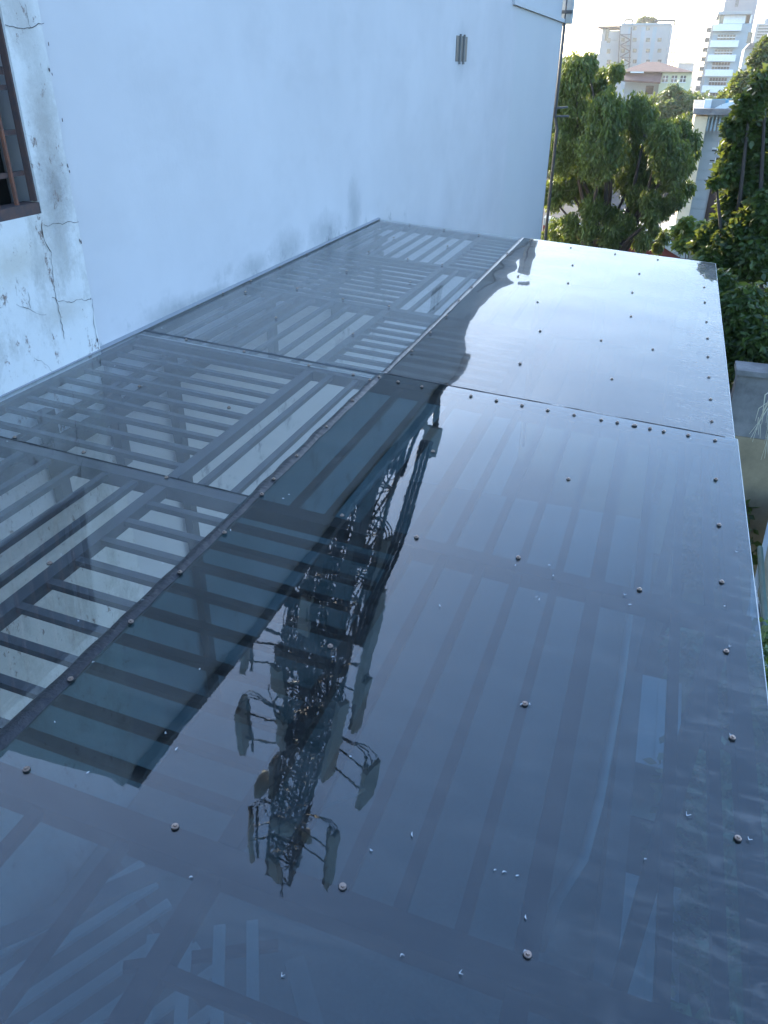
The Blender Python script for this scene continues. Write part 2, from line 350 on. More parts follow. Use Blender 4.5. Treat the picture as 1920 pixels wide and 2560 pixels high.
# cracks: thin recessed-looking ragged strips following real crack runs
def crack(px, wd=.0035):
    pts = [at_x(x, y, WX+.0195) for x, y in px]
    fine = []
    for a_, b_ in zip(pts, pts[1:]):
        n_ = max(2, int((b_-a_).length/.018))
        for k in range(n_): fine.append(a_.lerp(b_, k/n_) + Vector((0, random.uniform(-.006, .006), random.uniform(-.006, .006))))
    fine.append(pts[-1])
    def g_(bm):
        L = []
        for i, p in enumerate(fine):
            t = (fine[min(i+1, len(fine)-1)]-fine[max(i-1, 0)]).normalized(); s = t.cross(Vector((1, 0, 0)))
            w_ = wd*random.uniform(.25, 1)
            L.append((bm.verts.new(p+s*w_), bm.verts.new(p-s*w_)))
        for a_, b_ in zip(L, L[1:]): bm.faces.new((a_[0], a_[1], b_[1], b_[0]))
    part('crack', M_dark_in, ow, g_)
s_ = .5787
Z1 = lambda *q: [(x*s_, y*s_) for x, y in q]
crack(Z1((180, 965), (192, 1040), (222, 1095), (228, 1190), (240, 1290), (262, 1370), (278, 1465)), .0022)
crack(Z1((75, 1315), (130, 1330), (160, 1355), (200, 1360)), .0014)
crack(Z1((130, 1330), (128, 1290), (120, 1260)), .0012)
crack(Z1((225, 1280), (255, 1305), (330, 1300), (395, 1292)), .0012)
crack(Z1((190, 975), (260, 965), (340, 958)), .0013)
crack(Z1((20, 100), (60, 118), (105, 125), (130, 122), (165, 105), (190, 100)), .0016)
crack(Z1((130, 122), (118, 60), (110, 20)), .0012)
crack(Z1((395, 1290), (402, 1340), (408, 1400), (420, 1470), (425, 1500)), .0018)
crack(Z1((150, 1545), (200, 1575), (235, 1620)), .0013)
for x, y, sz in ((392, 1290, .007), (420, 1470, .012), (351, 1045, .012), (345, 1040, .01), (292, 715, .012), (300, 740, .009), (270, 520, .01), (210, 190, .009), (213, 300, .01), (225, 320, .008)):
    c_ = at_x(x*s_, y*s_, WX+.0198)
    part('chip', M_rust, ow, lambda bm: bm.faces.new([bm.verts.new(c_+Vector((0, math.cos(k)*sz*.45*random.uniform(.5, 1.2), math.sin(k)*sz*random.uniform(.6, 1.3)))) for k in (0, .9, 1.9, 2.9, 3.8, 4.7, 5.6)]))
# ------------------------------------------------------------------ canopy
cp = thing('canopy', 'steel framed canopy roofed in clear and smoked polycarbonate sheets', 'canopy', (-1.2, 4, -2.9))
def rz(x): return -SL*x
def wob(x, y, amp, seed, sc_=1.5):
    return amp*(noise.noise(Vector((x*sc_, y*sc_*.7, seed))) + .45*noise.noise(Vector((x*sc_*2.6, y*sc_*1.8, seed+5))))
def sheet(x0, x1, y0, y1, dz, m, amp, seed, twist=0.0):
    bm = bmesh.new(); step = .035; nx = int((x1-x0)/step)+1; ny = int((y1-y0)/step)+1; T = []
    for i in range(nx+1):
        for j in range(ny+1):
            x = x0+(x1-x0)*i/nx; y = y0+(y1-y0)*j/ny
            T.append(bm.verts.new((x, y, rz(x)+dz+wob(x, y, amp, seed))))
    B = [bm.verts.new(v.co-Vector((0, 0, .003))) for v in T]; k = ny+1
    for i in range(nx):
        for j in range(ny):
            q = (i*k+j, (i+1)*k+j, (i+1)*k+j+1, i*k+j+1)
            bm.faces.new([T[a] for a in q]); bm.faces.new([B[a] for a in q[::-1]])
    o = finish('roof_sheet', bm, m, cp, True)
    # pale cut rim round the sheet, just outside it
    def e(bm):
        def run(P):
            L = []
            for x, y, nx_, ny_ in P:
                z = rz(x)+dz+wob(x, y, amp, seed)
                L.append([bm.verts.new((x+nx_*a, y+ny_*a, z+b)) for a, b in ((.0005, -.0032), (.003, -.0032), (.003, .0004), (.0005, .0004))])
            for a, b in zip(L, L[1:]):
                for q in range(4): bm.faces.new((a[q], a[(q+1) % 4], b[(q+1) % 4], b[q]))
        run([(x1, y0+(y1-y0)*j/ny, 1, 0) for j in range(ny+1)])
        run([(x0+(x1-x0)*i/nx, y1, 0, 1) for i in range(nx+1)])
        run([(x0+(x1-x0)*i/nx, y0, 0, -1) for i in range(nx+1)])
    part('sheet_rim', M_edge, cp, e)
    return o
sh = sheet(-2.866, -1.325, .99, 3.85, .0055, M_clear, .0010, 1.3); sh['label'] = 'near clear sheet showing the slats below'
sh = sheet(-2.866, -1.325, 3.80, 8.12, -.0015, M_clear2, .0012, 4.1); sh['label'] = 'far clear dusty sheet'
sh = sheet(-1.365, .505, .05, 3.86, .0125, M_dark, .0019, 2.2); sh['label'] = 'near smoked sheet reflecting the mast'
sh = sheet(-1.345, .495, 3.80, 8.13, .0035, M_dark2, .0036, 9.4); sh['label'] = 'far smoked sheet bright with sky'
sh = sheet(-2.866, -1.37, .05, 1.03, -.003, M_dark, .0012, 6.4); sh['label'] = 'small smoked sheet at the near left'

# frame
top = -.012
bmains = (.93, 2.345, 3.80, 5.12, 6.56, 8.05)
def member(name, a, b, w_, h_, off=0.0):
    a = Vector((a[0], a[1], rz(a[0])+top-h_/2-off)); b = Vector((b[0], b[1], rz(b[0])+top-h_/2-off))
    up = Vector((SL, 0, 1)).normalized() if abs(a.x-b.x) < .01 else Vector((0, 0, 1))
    return part(name, M_steel, cp, lambda bm: bar(bm, a, b, w_, h_, up))
for y in bmains: member('rafter', (-2.86, y), (.49, y), .07, .06)
XL = (-2.84, -1.74, -.70, -.02, .44)
for x in XL:
    ys = (.05,)+bmains
    for y0, y1 in zip(ys, ys[1:]): member('purlin', (x, y0+.0385 if y0 > .1 else y0), (x, y1-.0385), .05 if x > -2.8 else .04, .045, .003)
def cross(x0, x1, ys):
    for y in ys: member('slat', (x0+.026, y), (x1-.026, y), .030, .022, .005)
def longs(xs, y0, y1):
    for x in xs: member('slat', (x, y0+.039), (x, y1-.039), .030, .022, .005)
def rng(a, b, st):
    r = []
    while a < b: r.append(a); a += st
    return r
cross(-2.82, -1.74, (3.66, 3.51, 3.36, 3.22, 3.07, 2.93, 2.79, 2.65, 2.50))
longs((-1.61, -1.46), 2.345, 3.80)
longs((-2.56, -2.42, -2.28, -2.14, -2.00, -1.86), .93, 2.345); longs((-2.70,), .93, 2.345)
cross(-1.74, -.70, (2.18, 2.04, 1.90, 1.76, 1.62, 1.48, 1.34, 1.20, 1.07))
longs((-2.68, -2.55, -2.42, -2.29, -2.15, -2.01, -1.88), 3.80, 5.12)
cross(-1.74, -.70, (3.95, 4.09, 4.24, 4.38, 4.52, 4.66, 4.80, 4.95))
cross(-2.82, -1.74, (5.27, 5.41, 5.56, 5.70, 5.84, 5.98, 6.12, 6.27, 6.41))
longs((-1.60, -1.46), 5.12, 6.56)
longs((-2.69, -2.56, -2.42, -2.28, -2.15, -2.01, -1.88), 6.56, 8.05)
cross(-1.74, -.70, (6.71, 6.86, 7.0, 7.15, 7.3, 7.45, 7.6, 7.75, 7.9))
longs((-1.2, -1.05, -.9), 2.345, 3.80); longs((-.56, -.42, -.29, -.155), .93, 2.345)
longs((-.56, -.42, -.29, -.155), 2.345, 3.80); longs((.12, .25, .36), 2.345, 3.80); longs((.25, .36), .93, 2.345)
longs((-1.2, -1.05, -.9), 5.12, 6.56); longs((-.56, -.42, -.29, -.155), 3.8, 5.12)
cross(-2.82, -1.74, (.18, .33, .48, .63, .78)); longs((-1.55, -1.35, -1.15, -.92), .05, .93); cross(-.70, -.02, (.68, .52, .36, .2))
# posts and lower rails beside the wall
PX = -2.80
for (a, b) in (((267, 934), (294, 1022)), ((111, 1036), (135, 1110)), ((440, 1000), (489, 1383))):
    y = at_x((a[0]+b[0])/2, (a[1]+b[1])/2, PX).y
    part('post', M_steel, cp, lambda bm: box(bm, (PX-.03, y-.035, -2.9 if a[0] == 440 else -.5), (PX+.03, y+.035, .04)))
for y in (5.4, 6.7, 7.9): part('post', M_steel, cp, lambda bm: box(bm, (PX-.03, y-.035, -.5), (PX+.03, y+.035, .04)))
part('rail', M_steel, cp, lambda bm: box(bm, (PX-.028, 1.0, -.21), (PX+.028, 8.0, -.13)))
part('rail', M_steel, cp, lambda bm: box(bm, (PX+.032, 1.0, -.02), (PX+.07, 8.0, .01)))
for y in (2.3, 5.1, 8.0): part('post', M_steel, cp, lambda bm: box(bm, (.36, y-.035, -2.55), (.43, y+.035, -.12)))

# seams
def strip(name, P, zo, m, wa, wb_, seed, along='y', thick=.006):
    """wobbly sealant strip; P = list of (x,y) centre points"""
    def g_(bm):
        L = []; n_ = len(P)
        for i, (x, y) in enumerate(P):
            k = noise.noise(Vector((x*6, y*6, seed)))
            k2 = noise.noise(Vector((x*9, y*9, seed+9)))
            l = wa*(1+.55*k); r = wb_*(1+.25*k2)
            if along == 'y': q = [(x-l, y), (x+r, y)]
            else: q = [(x, y-l), (x, y+r)]
            z0 = zo + .002*k2
            L.append([bm.verts.new((q[0][0], q[0][1], rz(q[0][0])+zo-.004)), bm.verts.new((q[0][0]*.8+q[1][0]*.2, q[0][1]*.8+q[1][1]*.2, rz(x)+z0+thick*.8)),
                      bm.verts.new((q[0][0]*.4+q[1][0]*.6, q[0][1]*.4+q[1][1]*.6, rz(x)+z0+thick*(.7+.4*k))), bm.verts.new((q[1][0], q[1][1], rz(q[1][0])+zo-.002))])
        for a_, b_ in zip(L, L[1:]):
            for q in range(3): bm.faces.new((a_[q], a_[q+1], b_[q+1], b_[q]))
    return part(name, m, cp, g_, True)
ys = [.95+i*(8.10-.95)/260 for i in range(261)]
strip('sealant_strip', [(-1.345, y) for y in ys if y < 3.83], .014, M_seal, .024, .022, 3.3)
strip('sealant_strip', [(-1.337, y) for y in ys if y > 3.80], .008, M_seal, .020, .014, 5.3)
strip('sealant_strip', [(-2.85+i*.02, 3.852) for i in range(76)], .0055, M_steel, .012, .012, 1.2, 'x', .003)
strip('sealant_strip', [(-1.33+i*.02, 3.862) for i in range(90)], .0125, M_seal, .005, .004, 2.2, 'x', .002)
strip('sealant_strip', [(-2.85+i*.02, 2.355) for i in range(76)], .0065, M_seal, .004, .003, 2.9, 'x', .001)
# flashing along the wall
part('flashing', M_tower_grey, cp, lambda bm: (prism(bm, [(-2.869, 1.0, .165), (-2.846, 1.0, .178), (-2.846, 1.0, .181), (-2.869, 1.0, .19)], Vector((0, 7.1, 0)))))

# bolts
def make_bolt():
    bm = bmesh.new()
    def disc(r, z0, z1, seg, rr=None):
        tube(bm, [(0, 0, z0), (0, 0, z1)], r, seg, rr)
    disc(.0080, 0, .002, 14); disc(.0048, .002, .0065, 6, .0042)
    return bm
bolt0 = None
def bolt(p):
    global bolt0
    z = p.z+.0165 if (p.x > -1.36 and p.y < 3.87) else p.z+.0075
    if abs(p.x+1.34) < .05: z = p.z+.0195 if p.y < 3.84 else p.z+.0135
    ax, ay, az = random.uniform(-.12, .12), random.uniform(-.12, .12), random.uniform(0, 3)
    mtx = Matrix.Translation((p.x, p.y, z)) @ Matrix.Rotation(ax, 4, 'X') @ Matrix.Rotation(ay, 4, 'Y') @ Matrix.Rotation(az, 4, 'Z')
    if bolt0 is None:
        bolt0 = finish('bolt', make_bolt(), M_bolt, cp); bolt0.matrix_basis = mtx
        bm = bmesh.new(); tube(bm, [(0, 0, -.003), (0, 0, -.0002)], .0092, 14)
        w0 = finish('washer', bm, M_rubber); w0.parent = bolt0
        bolt0['_w'] = 0; del bolt0['_w']; bolt.w = w0; return
    b = share(bolt0, mtx=mtx, parent=cp); c = bolt.w.copy(); C.objects.link(c); c.parent = b
B = [(70,1935),(440,2078),(857,2228),(1317,2398),(826,1626),(1311,1770),(1828,1855),(1841,2107),(1041,1352),(1295,1403),(1597,1483),(1813,1638),(1802,1464),(1796,1321),(1788,1206),(1083,1137),(1420,1206)]
r4 = lambda *q: [(960+x*s_, 800+y*s_) for x, y in q]
r2 = lambda *q: [(960+x*s_, y*s_) for x, y in q]
r3 = lambda *q: [(x*s_, 800+y*s_) for x, y in q]
T6 = 1020/1659
r6 = lambda *q: [(300+x*T6, 520+y*T6) for x, y in q]
B += r4((375,340),(485,360),(595,381),(706,402),(820,422),(937,443),(1006,455),(1076,468),(1084,468),(1147,481),(1206,493),(1312,510),(1428,532),(62,280),(163,300),(588,193),(984,260),(1403,251),(1410,347),(1415,443),(210,582))
B += r2((630,1046),(807,1073),(998,1100),(1183,1124),(1376,1149),(1380,1193),(1383,1244),(1386,1309),(1393,1394),(1397,1466),(1399,1545),(815,1148),(1103,1185),(580,1196),(795,1226),(1073,1266),(663,1309),(1067,1370),(674,1434),(938,1475),(1161,1514))
B += r3((170,255),(410,143),(603,292),(990,384),(65,514),(363,578),(720,687),(1523,363),(1410,477),(1282,604),(1184,705),(1133,771),(972,938),(781,1110),(570,1325),(216,1058),(1478,861),(1428,1428),(1597,273),(1638,260),(1526,242))
B += r6((190,453),(315,398),(418,351),(532,301),(650,243),(760,191),(838,151),(903,120),(962,92),(1005,70),(270,540),(505,588),(768,645),(949,682),(635,450),(720,331),(907,373),(1094,403),(948,516),(922,260),(1180,305),(1328,446),(1378,382),(1430,329),(1494,260),(1012,182),(1170,210),(1310,233),(1332,158),(1113,123),(1178,68),(1318,90),(1459,111),(1262,514),(1187,590),(1130,718),(510,346),(1575,190))
B += [(180, 1711)]
for x, y in B: bolt(at_roof(x, y))

# plastic shavings lying on the sheets
def shaving(p, L, rot, curl):
    bm = bmesh.new(); pts = []
    for i in range(7):
        t = i/6-.5; a = t*curl; pts.append((L*t, L*.35*math.cos(a*2)-.3*L, .0012+.002*abs(math.sin(a))))
    L_ = []
    for i, q in enumerate(pts):
        w_ = .0016*(1-.6*abs(i/3-1)); q = Vector(q)
        L_.append([bm.verts.new(q+Vector(d)) for d in ((0, -w_, 0), (0, w_, 0), (0, w_*.6, .0012), (0, -w_*.6, .0012))])
    for a, b in zip(L_, L_[1:]):
        for k in range(4): bm.faces.new((a[k], a[(k+1) % 4], b[(k+1) % 4], b[k]))
    bm.faces.new(L_[0]); bm.faces.new(L_[-1][::-1])
    o = finish('plastic_shaving', bm, M_shred); o.location = (p.x, p.y, p.z+.0155); o.rotation_euler = (0, 0, rot)
    tag(o, 'tiny curled white plastic shaving left lying on the polycarbonate sheets', 'plastic shaving', 'white plastic shavings on the roof sheets')
S = r3((700,47),(497,213),(575,300),(665,390),(268,1032),(705,1070),(620,1227),(345,1320),(1225,787),(998,925),(1440,1474),(407,1497),(890,28),(1405,353),(38,540),(485,570),(1250,770)) 
S += [(1310+x*0+0, y) for x, y in ()]
r5 = lambda *q: [(x*s_, 1660+y*s_) for x, y in q]
rr6 = lambda *q: [(960+x*s_, 1660+y*s_) for x, y in q]
S += r5((718,320),(385,490),(1515,420),(1603,825),(1220,1370),(830,940),(750,728),(865,42),(243,272),(765,388))
S += rr6((120,758),(608,1115),(1303,674),(1570,778),(475,910),(515,917),(1120,862),(75,1275),(325,1357),(605,1258),(1490,326),(590,193),(625,193),(572,935))
S += r4((565,1077),(727,1122),(1517,1018),(1465,1253),(1486,1428),(712,1075),(655,1215),(668,1225),(1035,1205),(1058,1247),(240,1252),(365,347),(1322,526),(1205,492))
for i, (x, y) in enumerate(S):
    p = at_roof(x, y); big = 1.5 if i in (0, 27, 29, 30) else 1
    shaving(p, random.uniform(.0045, .009)*big*(1+.10*p.y), random.uniform(0, 3.1), random.choice((1.0, 1.8, 2.6)))

# ------------------------------------------------------------------ things on the terrace under the sheets
def ac_unit(loc, L, label):
    t = thing('air_conditioner', label, 'air conditioner', loc, 'outdoor air conditioners below the canopy')
    x, y, z = loc
    part('casing', M_white, t, lambda bm: box(bm, (x-.16, y-L/2, z), (x+.16, y+L/2, z+.55)))
    part('top_cover', M_white, t, lambda bm: box(bm, (x-.175, y-L/2-.01, z+.552), (x+.175, y+L/2+.01, z+.575)))
    part('ridge', M_white, t, lambda bm: box(bm, (x-.01, y-L/2+.05, z+.577), (x+.01, y+L/2-.05, z+.585)))
    part('grille', M_dark_in, t, lambda bm: [box(bm, (x+.165, y-L/2+.05, z+.05+.03*k), (x+.172, y+L/2-.05, z+.06+.03*k)) for k in range(15)])
    part('stand', M_steel, t, lambda bm: (box(bm, (x-.2, y-L/2+.1, z-.05), (x+.2, y-L/2+.14, z-.005)), box(bm, (x-.2, y+L/2-.14, z-.05), (x+.2, y+L/2-.1, z-.005))))
ac_unit((.62, 3.1, -3.5), .82, 'white air conditioner box nearest the camera, seen through the smoked sheet')
ac_unit((.60, 5.0, -3.5), 1.0, 'farther white air conditioner box, seen through the smoked sheet')
bm = bmesh.new(); tube(bm, [(.25, 6.0, -2.2), (.24, 4.5, -2.2), (.2, 3.4, -2.2), (.16, 3.0, -2.25), (.05, 2.75, -2.35), (.02, 2.7, -2.7)], .03, 10)
tag(finish('drain_hose', bm, M_pale, None, True), 'pale drain hose bending down beside the parapet beneath the smoked sheet', 'hose')
# plank racks standing in for window-frame shapes under the near sheets; loose boards
def plank_frame(loc, ang, n_, label):
    t = thing('frame_stand_in', label, 'rack', loc)
    m_ = Matrix.Translation(loc) @ Matrix.Rotation(ang, 4, 'Z')
    for k in range(n_):
        part('plank', M_white, t, lambda bm: box(bm, (-.9, k*.17, .0), (.9, k*.17+.06, .03), m_))
    for x in (-.8, .75): part('side_rail', M_steel, t, lambda bm: box(bm, (x, -.1, -.04), (x+.05, n_*.17, -.003), m_))
plank_frame(Vector((-1.9, 1.1, -2.7)), math.radians(60), 7, 'pale planks standing in for window-frame shapes below the near left corner')
plank_frame(Vector((-1.0, 1.35, -2.4)), math.radians(118), 4, 'short set of pale planks standing in for window frames below the mast reflection')
for i, (x, y, a_, L, m_, lb) in enumerate(((-1.9, 2.2, 48, 2.2, M_tower_grey, 'long pale grey board lying diagonally under the near sheets'), (-.35, 1.3, 60, .8, M_blue, 'short blue board under the near edge of the roof'), (-.9, 1.7, 130, .7, M_pale, 'short white board under the near smoked sheet'))):
    bm = bmesh.new(); mm = Matrix.Translation((x, y, -2.2-.05*i)) @ Matrix.Rotation(math.radians(a_), 4, 'Z'); box(bm, (-L/2, -.05, 0), (L/2, .05, .03), mm)
    tag(finish('board', bm, m_), lb, 'board')

# ------------------------------------------------------------------ telecom tower on the neighbour's roof (seen only mirrored in the sheets)
TB = Vector((-3.75, 11.0, 3.7)); TT = Vector((-4.45, 11.0, 17.0))
tw = thing('telecom_tower', 'lattice telecom mast crowded with antennas and cables, mirrored in the smoked sheet', 'mast', TB)
H = (TT-TB).length
def tp(h, sx, sy, wid=None):
    """point on mast: h 0..1 height, sx,sy in -1..1 across"""
    c = TB.lerp(TT, h); w_ = .70-.44*h if wid is None else wid
    return c+Vector((sx*w_, sy*w_, 0))
NS = 15
for sx in (-1, 1):
    for sy in (-1, 1): part('leg', M_tower, tw, lambda bm: tube(bm, [tp(h/10, sx, sy) for h in range(11)], .045, 6))
cn = ((-1, -1), (1, -1), (1, 1), (-1, 1))
for k in range(NS):
    h0, h1 = k/NS, (k+1)/NS
    for i in range(4):
        a, b = cn[i], cn[(i+1) % 4]
        part('brace', M_tower, tw, lambda bm: tube(bm, [tp(h0, *a), tp(h1, *b)], .020, 4))
        part('brace', M_tower, tw, lambda bm: tube(bm, [tp(h0, *b), tp(h1, *a)], .020, 4))
        part('horizontal_brace', M_tower, tw, lambda bm: tube(bm, [tp(h1, *a), tp(h1, *b)], .022, 4))
def panel(h, ang, r, L, w_, nm='panel_antenna', tilt=.06, arm=True):
    c = TB.lerp(TT, h)+Vector((math.cos(ang)*r, math.sin(ang)*r, 0))
    m_ = Matrix.Translation(c) @ Matrix.Rotation(ang, 4, 'Z') @ Matrix.Rotation(-tilt, 4, 'Y')
    p_ = part(nm, M_panel, tw, lambda bm: (box(bm, (0, -w_/2, -L/2), (.11, w_/2, L/2), m_)))
    for q in (-w_*.3, 0, w_*.3):
        part('cable_tail', M_tcable, p_, lambda bm: tube(bm, [m_ @ Vector(v) for v in ((.05, q, -L/2), (.02, q, -L/2-.15), (-.15, q*.6, -L/2-.3), (-.35, q*.3, -L/2-.22), (-r*.7, 0, -L/2+.1))], .013, 5))
    if arm:
        part('arm', M_tower, tw, lambda bm: tube(bm, [TB.lerp(TT, h)+Vector((0, 0, .3)), c+Vector((0, 0, .3))], .022, 6))
        part('arm', M_tower, tw, lambda bm: tube(bm, [TB.lerp(TT, h)+Vector((0, 0, -.3)), c+Vector((0, 0, -.3))], .022, 6))
        part('mount_pole', M_tower, tw, lambda bm: tube(bm, [m_ @ Vector((-.10, 0, -max(L/2, .5)-.1)), m_ @ Vector((-.10, 0, max(L/2, .5)+.1))], .035, 8))
# lower, wider levels then the top levels, as in the reflection
R_ = math.radians
panel(.97, R_(250), .25, .8, .34)
panel(.86, R_(215), .85, 2.0, .36); panel(.86, R_(-15), 1.15, 2.1, .26); panel(.72, R_(185), .55, 1.3, .3)
panel(.60, R_(192), 1.35, 1.1, .55); panel(.60, R_(-20), 1.75, 1.1, .5); panel(.55, R_(-30), .85, 2.4, .30)
panel(.56, R_(230), .65, .8, .3); panel(.47, R_(-10), 1.1, 1.7, .3)
panel(.43, R_(195), 1.5, 1.0, .5); panel(.44, R_(235), .9, .7, .3)
panel(.36, R_(-12), 1.0, 2.8, .30, arm=False); panel(.30, R_(-100), .7, .8, .25)
panel(.22, R_(-15), .95, 1.6, .28); panel(.20, R_(200), .95, 1.0, .3)
def dish(h, ang, r, R):
    c = TB.lerp(TT, h)+Vector((math.cos(ang)*r, math.sin(ang)*r, 0)); m_ = Matrix.Translation(c) @ Matrix.Rotation(ang, 4, 'Z') @ Matrix.Rotation(PI/2, 4, 'Y')
    def g_(bm):
        rings = []
        for q, z in ((.02, -.16), (.5, -.11), (.85, -.04), (1, 0), (1.0, .12), (.96, .15), (.02, .16)):
            rings.append([bm.verts.new(m_ @ Vector((R*q*math.cos(2*PI*k/20), R*q*math.sin(2*PI*k/20), z))) for k in range(20)])
        for a, b in zip(rings, rings[1:]):
            for k in range(20): bm.faces.new((a[k], a[(k+1) % 20], b[(k+1) % 20], b[k]))
    part('dish_antenna', M_panel, tw, g_, True)
    part('arm', M_tower, tw, lambda bm: tube(bm, [TB.lerp(TT, h), c], .03, 6))
dish(.74, R_(190), .8, .36); dish(.82, R_(265), .3, .30); dish(.88, R_(20), .4, .18)
part('lightning_rod', M_tower, tw, lambda bm: tube(bm, [TT, TT+Vector((0, 0, 1.0))], .02, 6))
for k in range(40):
    h = random.uniform(.03, .66)
    part('cross_strut', M_tower, tw, lambda bm: bar(bm, tp(h, random.uniform(-1.1, .2), random.uniform(-1, 1)), tp(h+random.uniform(-.06, .06), random.uniform(0, 1.15), random.uniform(-1, 1)), .05, .012))
# cable looms: many long runs up the legs and slack loops
random.seed(3)
for k in range(34):
    h1 = random.choice((.3, .42, .45, .55, .6, .7, .85, .9)); sx = random.uniform(-1, 1); sy = random.choice((-1, -.9, .8)); pts = []
    for i in range(22):
        h = h1*i/21; pts.append(tp(h, sx*.8+.25*noise.noise(Vector((k, h*7, 0))), sy+.2*noise.noise(Vector((k, h*9, 4)))))
    part('cable', M_tcable, tw, lambda bm: tube(bm, pts, random.uniform(.010, .020), 4))
for k in range(150):
    h = random.uniform(.06, .66) if k < 134 else random.uniform(.7, .92); ang = random.uniform(PI*.7, PI*2.3); rr = random.uniform(.10, .42); c = tp(h, random.uniform(-1.1, 1.1), random.uniform(-1.2, 0))
    sp_ = random.uniform(.5, 1.0)*2*PI; ph = random.uniform(0, 6)
    pts = [c+Vector((rr*math.cos(ph+sp_*i/15)*math.cos(ang), rr*math.cos(ph+sp_*i/15)*math.sin(ang), rr*1.5*math.sin(ph+sp_*i/15)))+Vector((.05, .05, 0))*i/15 for i in range(16)]
    part('cable_loop', M_tcable, tw, lambda bm: tube(bm, pts, random.uniform(.008, .015), 4))
for k in range(48):
    h = random.uniform(.08, .66); c = tp(h, random.uniform(-1.2, 1.2), random.uniform(-1.3, -.6)); s1, s2 = random.uniform(.06, .13), random.uniform(.10, .24)
    m_ = Matrix.Translation(c) @ Matrix.Rotation(random.uniform(-.6, .6), 4, 'Z')
    part('radio_unit', M_tower if k % 2 else M_tcable, tw, lambda bm: box(bm, (-s1, -.09, -s2), (s1, .09, s2), m_))
# thick cable tray bending down at the foot
part('cable_tray', M_tower, tw, lambda bm: bar(bm, tp(.0, 1.0, -1.2), tp(.26, .8, -1.15), .24, .06, Vector((0, 1, 0))))
part('riser_cable', M_tcable, tw, lambda bm: [tube(bm, [tp(.32, 1.5+.12*q, -1), tp(.2, 1.7+.12*q, -1.0), tp(.1, 1.8+.1*q, -1), tp(0.0, 1.7+.1*q, -.9)], .035, 6) for q in range(3)])

# roof clutter on the white building behind the mast
def roof_pole(x, y, z1, r, label):
    t = thing('roof_pole', label, 'pole', (x, y, 3.8))
    part('pole', M_tower, t, lambda bm: tube(bm, [(x, y, 3.8), (x, y, z1)], r, 8), True)
    part('box', M_panel, t, lambda bm: box(bm, (x-.16, y-.15, z1-.75), (x+.16, y-.04, z1-.1)))
    part('base_plate', M_steel, t, lambda bm: box(bm, (x-.14, y-.14, 3.802), (x+.14, y+.14, 3.83)))
roof_pole(-2.98, 13.0, 5.35, .06, 'thick pole with a grey box, nearest the wall edge on the white building roof')
roof_pole(-3.30, 13.1, 4.85, .035, 'thin pole with a small box beside the mast foot on the white building roof')
bm = bmesh.new(); [tube(bm, [(-3.0-.09*q, 11.2, 4.9), (-3.05-.09*q, 12.0, 4.35), (-3.2-.09*q, 12.8, 4.0), (-3.3-.1*q, 13.6, 3.84)], .035, 6) for q in range(4)]
tag(finish('cable_run', bm, M_tcable, None, True), 'bundle of black cables running from the mast foot across the white roof', 'cable')

# ------------------------------------------------------------------ trees
def leaves(name, m, parent, clumps, n, size, droop, seed, elong=2.2):
    rnd = random.Random(seed); V = []; Fc = []
    tot = sum(c[1]**2 for c in clumps)
    for (c, r, asp) in clumps:
        k = max(20, int(n*r*r/tot))
        for _ in range(k):
            while True:
                d = Vector((rnd.gauss(0, 1), rnd.gauss(0, 1), rnd.gauss(0, 1)))
                if d.length > .1: break
            d.normalize(); q = rnd.random()**.45
            bumpy = 1+.45*noise.noise(d*2.3+Vector(c)*.9)+.25*noise.noise(d*6+Vector(c))
            p = Vector(c)+Vector((d.x*r*q*bumpy, d.y*r*q*bumpy, d.z*r*asp*q*bumpy))
            s = size*rnd.uniform(.6, 1.35)
            t = Vector((rnd.gauss(0, 1), rnd.gauss(0, 1), rnd.gauss(0, .6)-droop)).normalized()
            u = t.cross(Vector((rnd.gauss(0, 1), rnd.gauss(0, 1), rnd.gauss(0, 1)))).normalized()*s/elong*.5
            nrm = t.cross(u).normalized(); i = len(V)
            V += [p, p+t*s*.45+u+nrm*s*.05, p+t*s, p+t*s*.45-u+nrm*s*.05]
            Fc += [(i, i+1, i+2), (i, i+2, i+3)]
    me = bpy.data.meshes.new(name); me.from_pydata(V, [], Fc); me.materials.append(m)
    o = bpy.data.objects.new(name, me); C.objects.link(o)
    if parent: o.parent = parent; o.matrix_parent_inverse = parent.matrix_world.inverted()
    return o
def tree(label, Y, px, n, size, m, base, seed, droop=.8, asp=1.0, name='leafy_tree', group=None, trunk_r=.16, elong=2.2, zb=None):
    """px: (x, y, radius_px) clumps in the picture, all real spheres round distance Y"""
    rnd = random.Random(seed); cl = []
    for q in px:
        x, y, r = q[:3]; dy = q[3] if len(q) > 3 else rnd.uniform(-.08, .08)*Y*.5
        p = at_y(x, y, Y+dy); k = (at_y(x+r*.92, y, Y+dy)-p).length
        cl.append((p, k, asp))
    t = thing(name, label, 'tree', base, group)
    leaves('crown', m, t, cl, n, size, droop, seed, elong)
    b = Vector(base); cen = sum((c[0] for c in cl), Vector())/len(cl)
    fork = b.lerp(cen, .55)
    part('trunk', M_bark, t, lambda bm: tube(bm, [b, b.lerp(fork, .5)+Vector((.12, 0, 0)), fork], trunk_r, 10, trunk_r*.65), True)
    for c in cl[::2]:
        e = c[0]; mid = fork.lerp(e, .5)+Vector((rnd.uniform(-.3, .3), rnd.uniform(-.3, .3), .25))
        part('limb', M_bark, t, lambda bm: tube(bm, [fork, mid, e], trunk_r*.45, 6, trunk_r*.1), True)
    return t
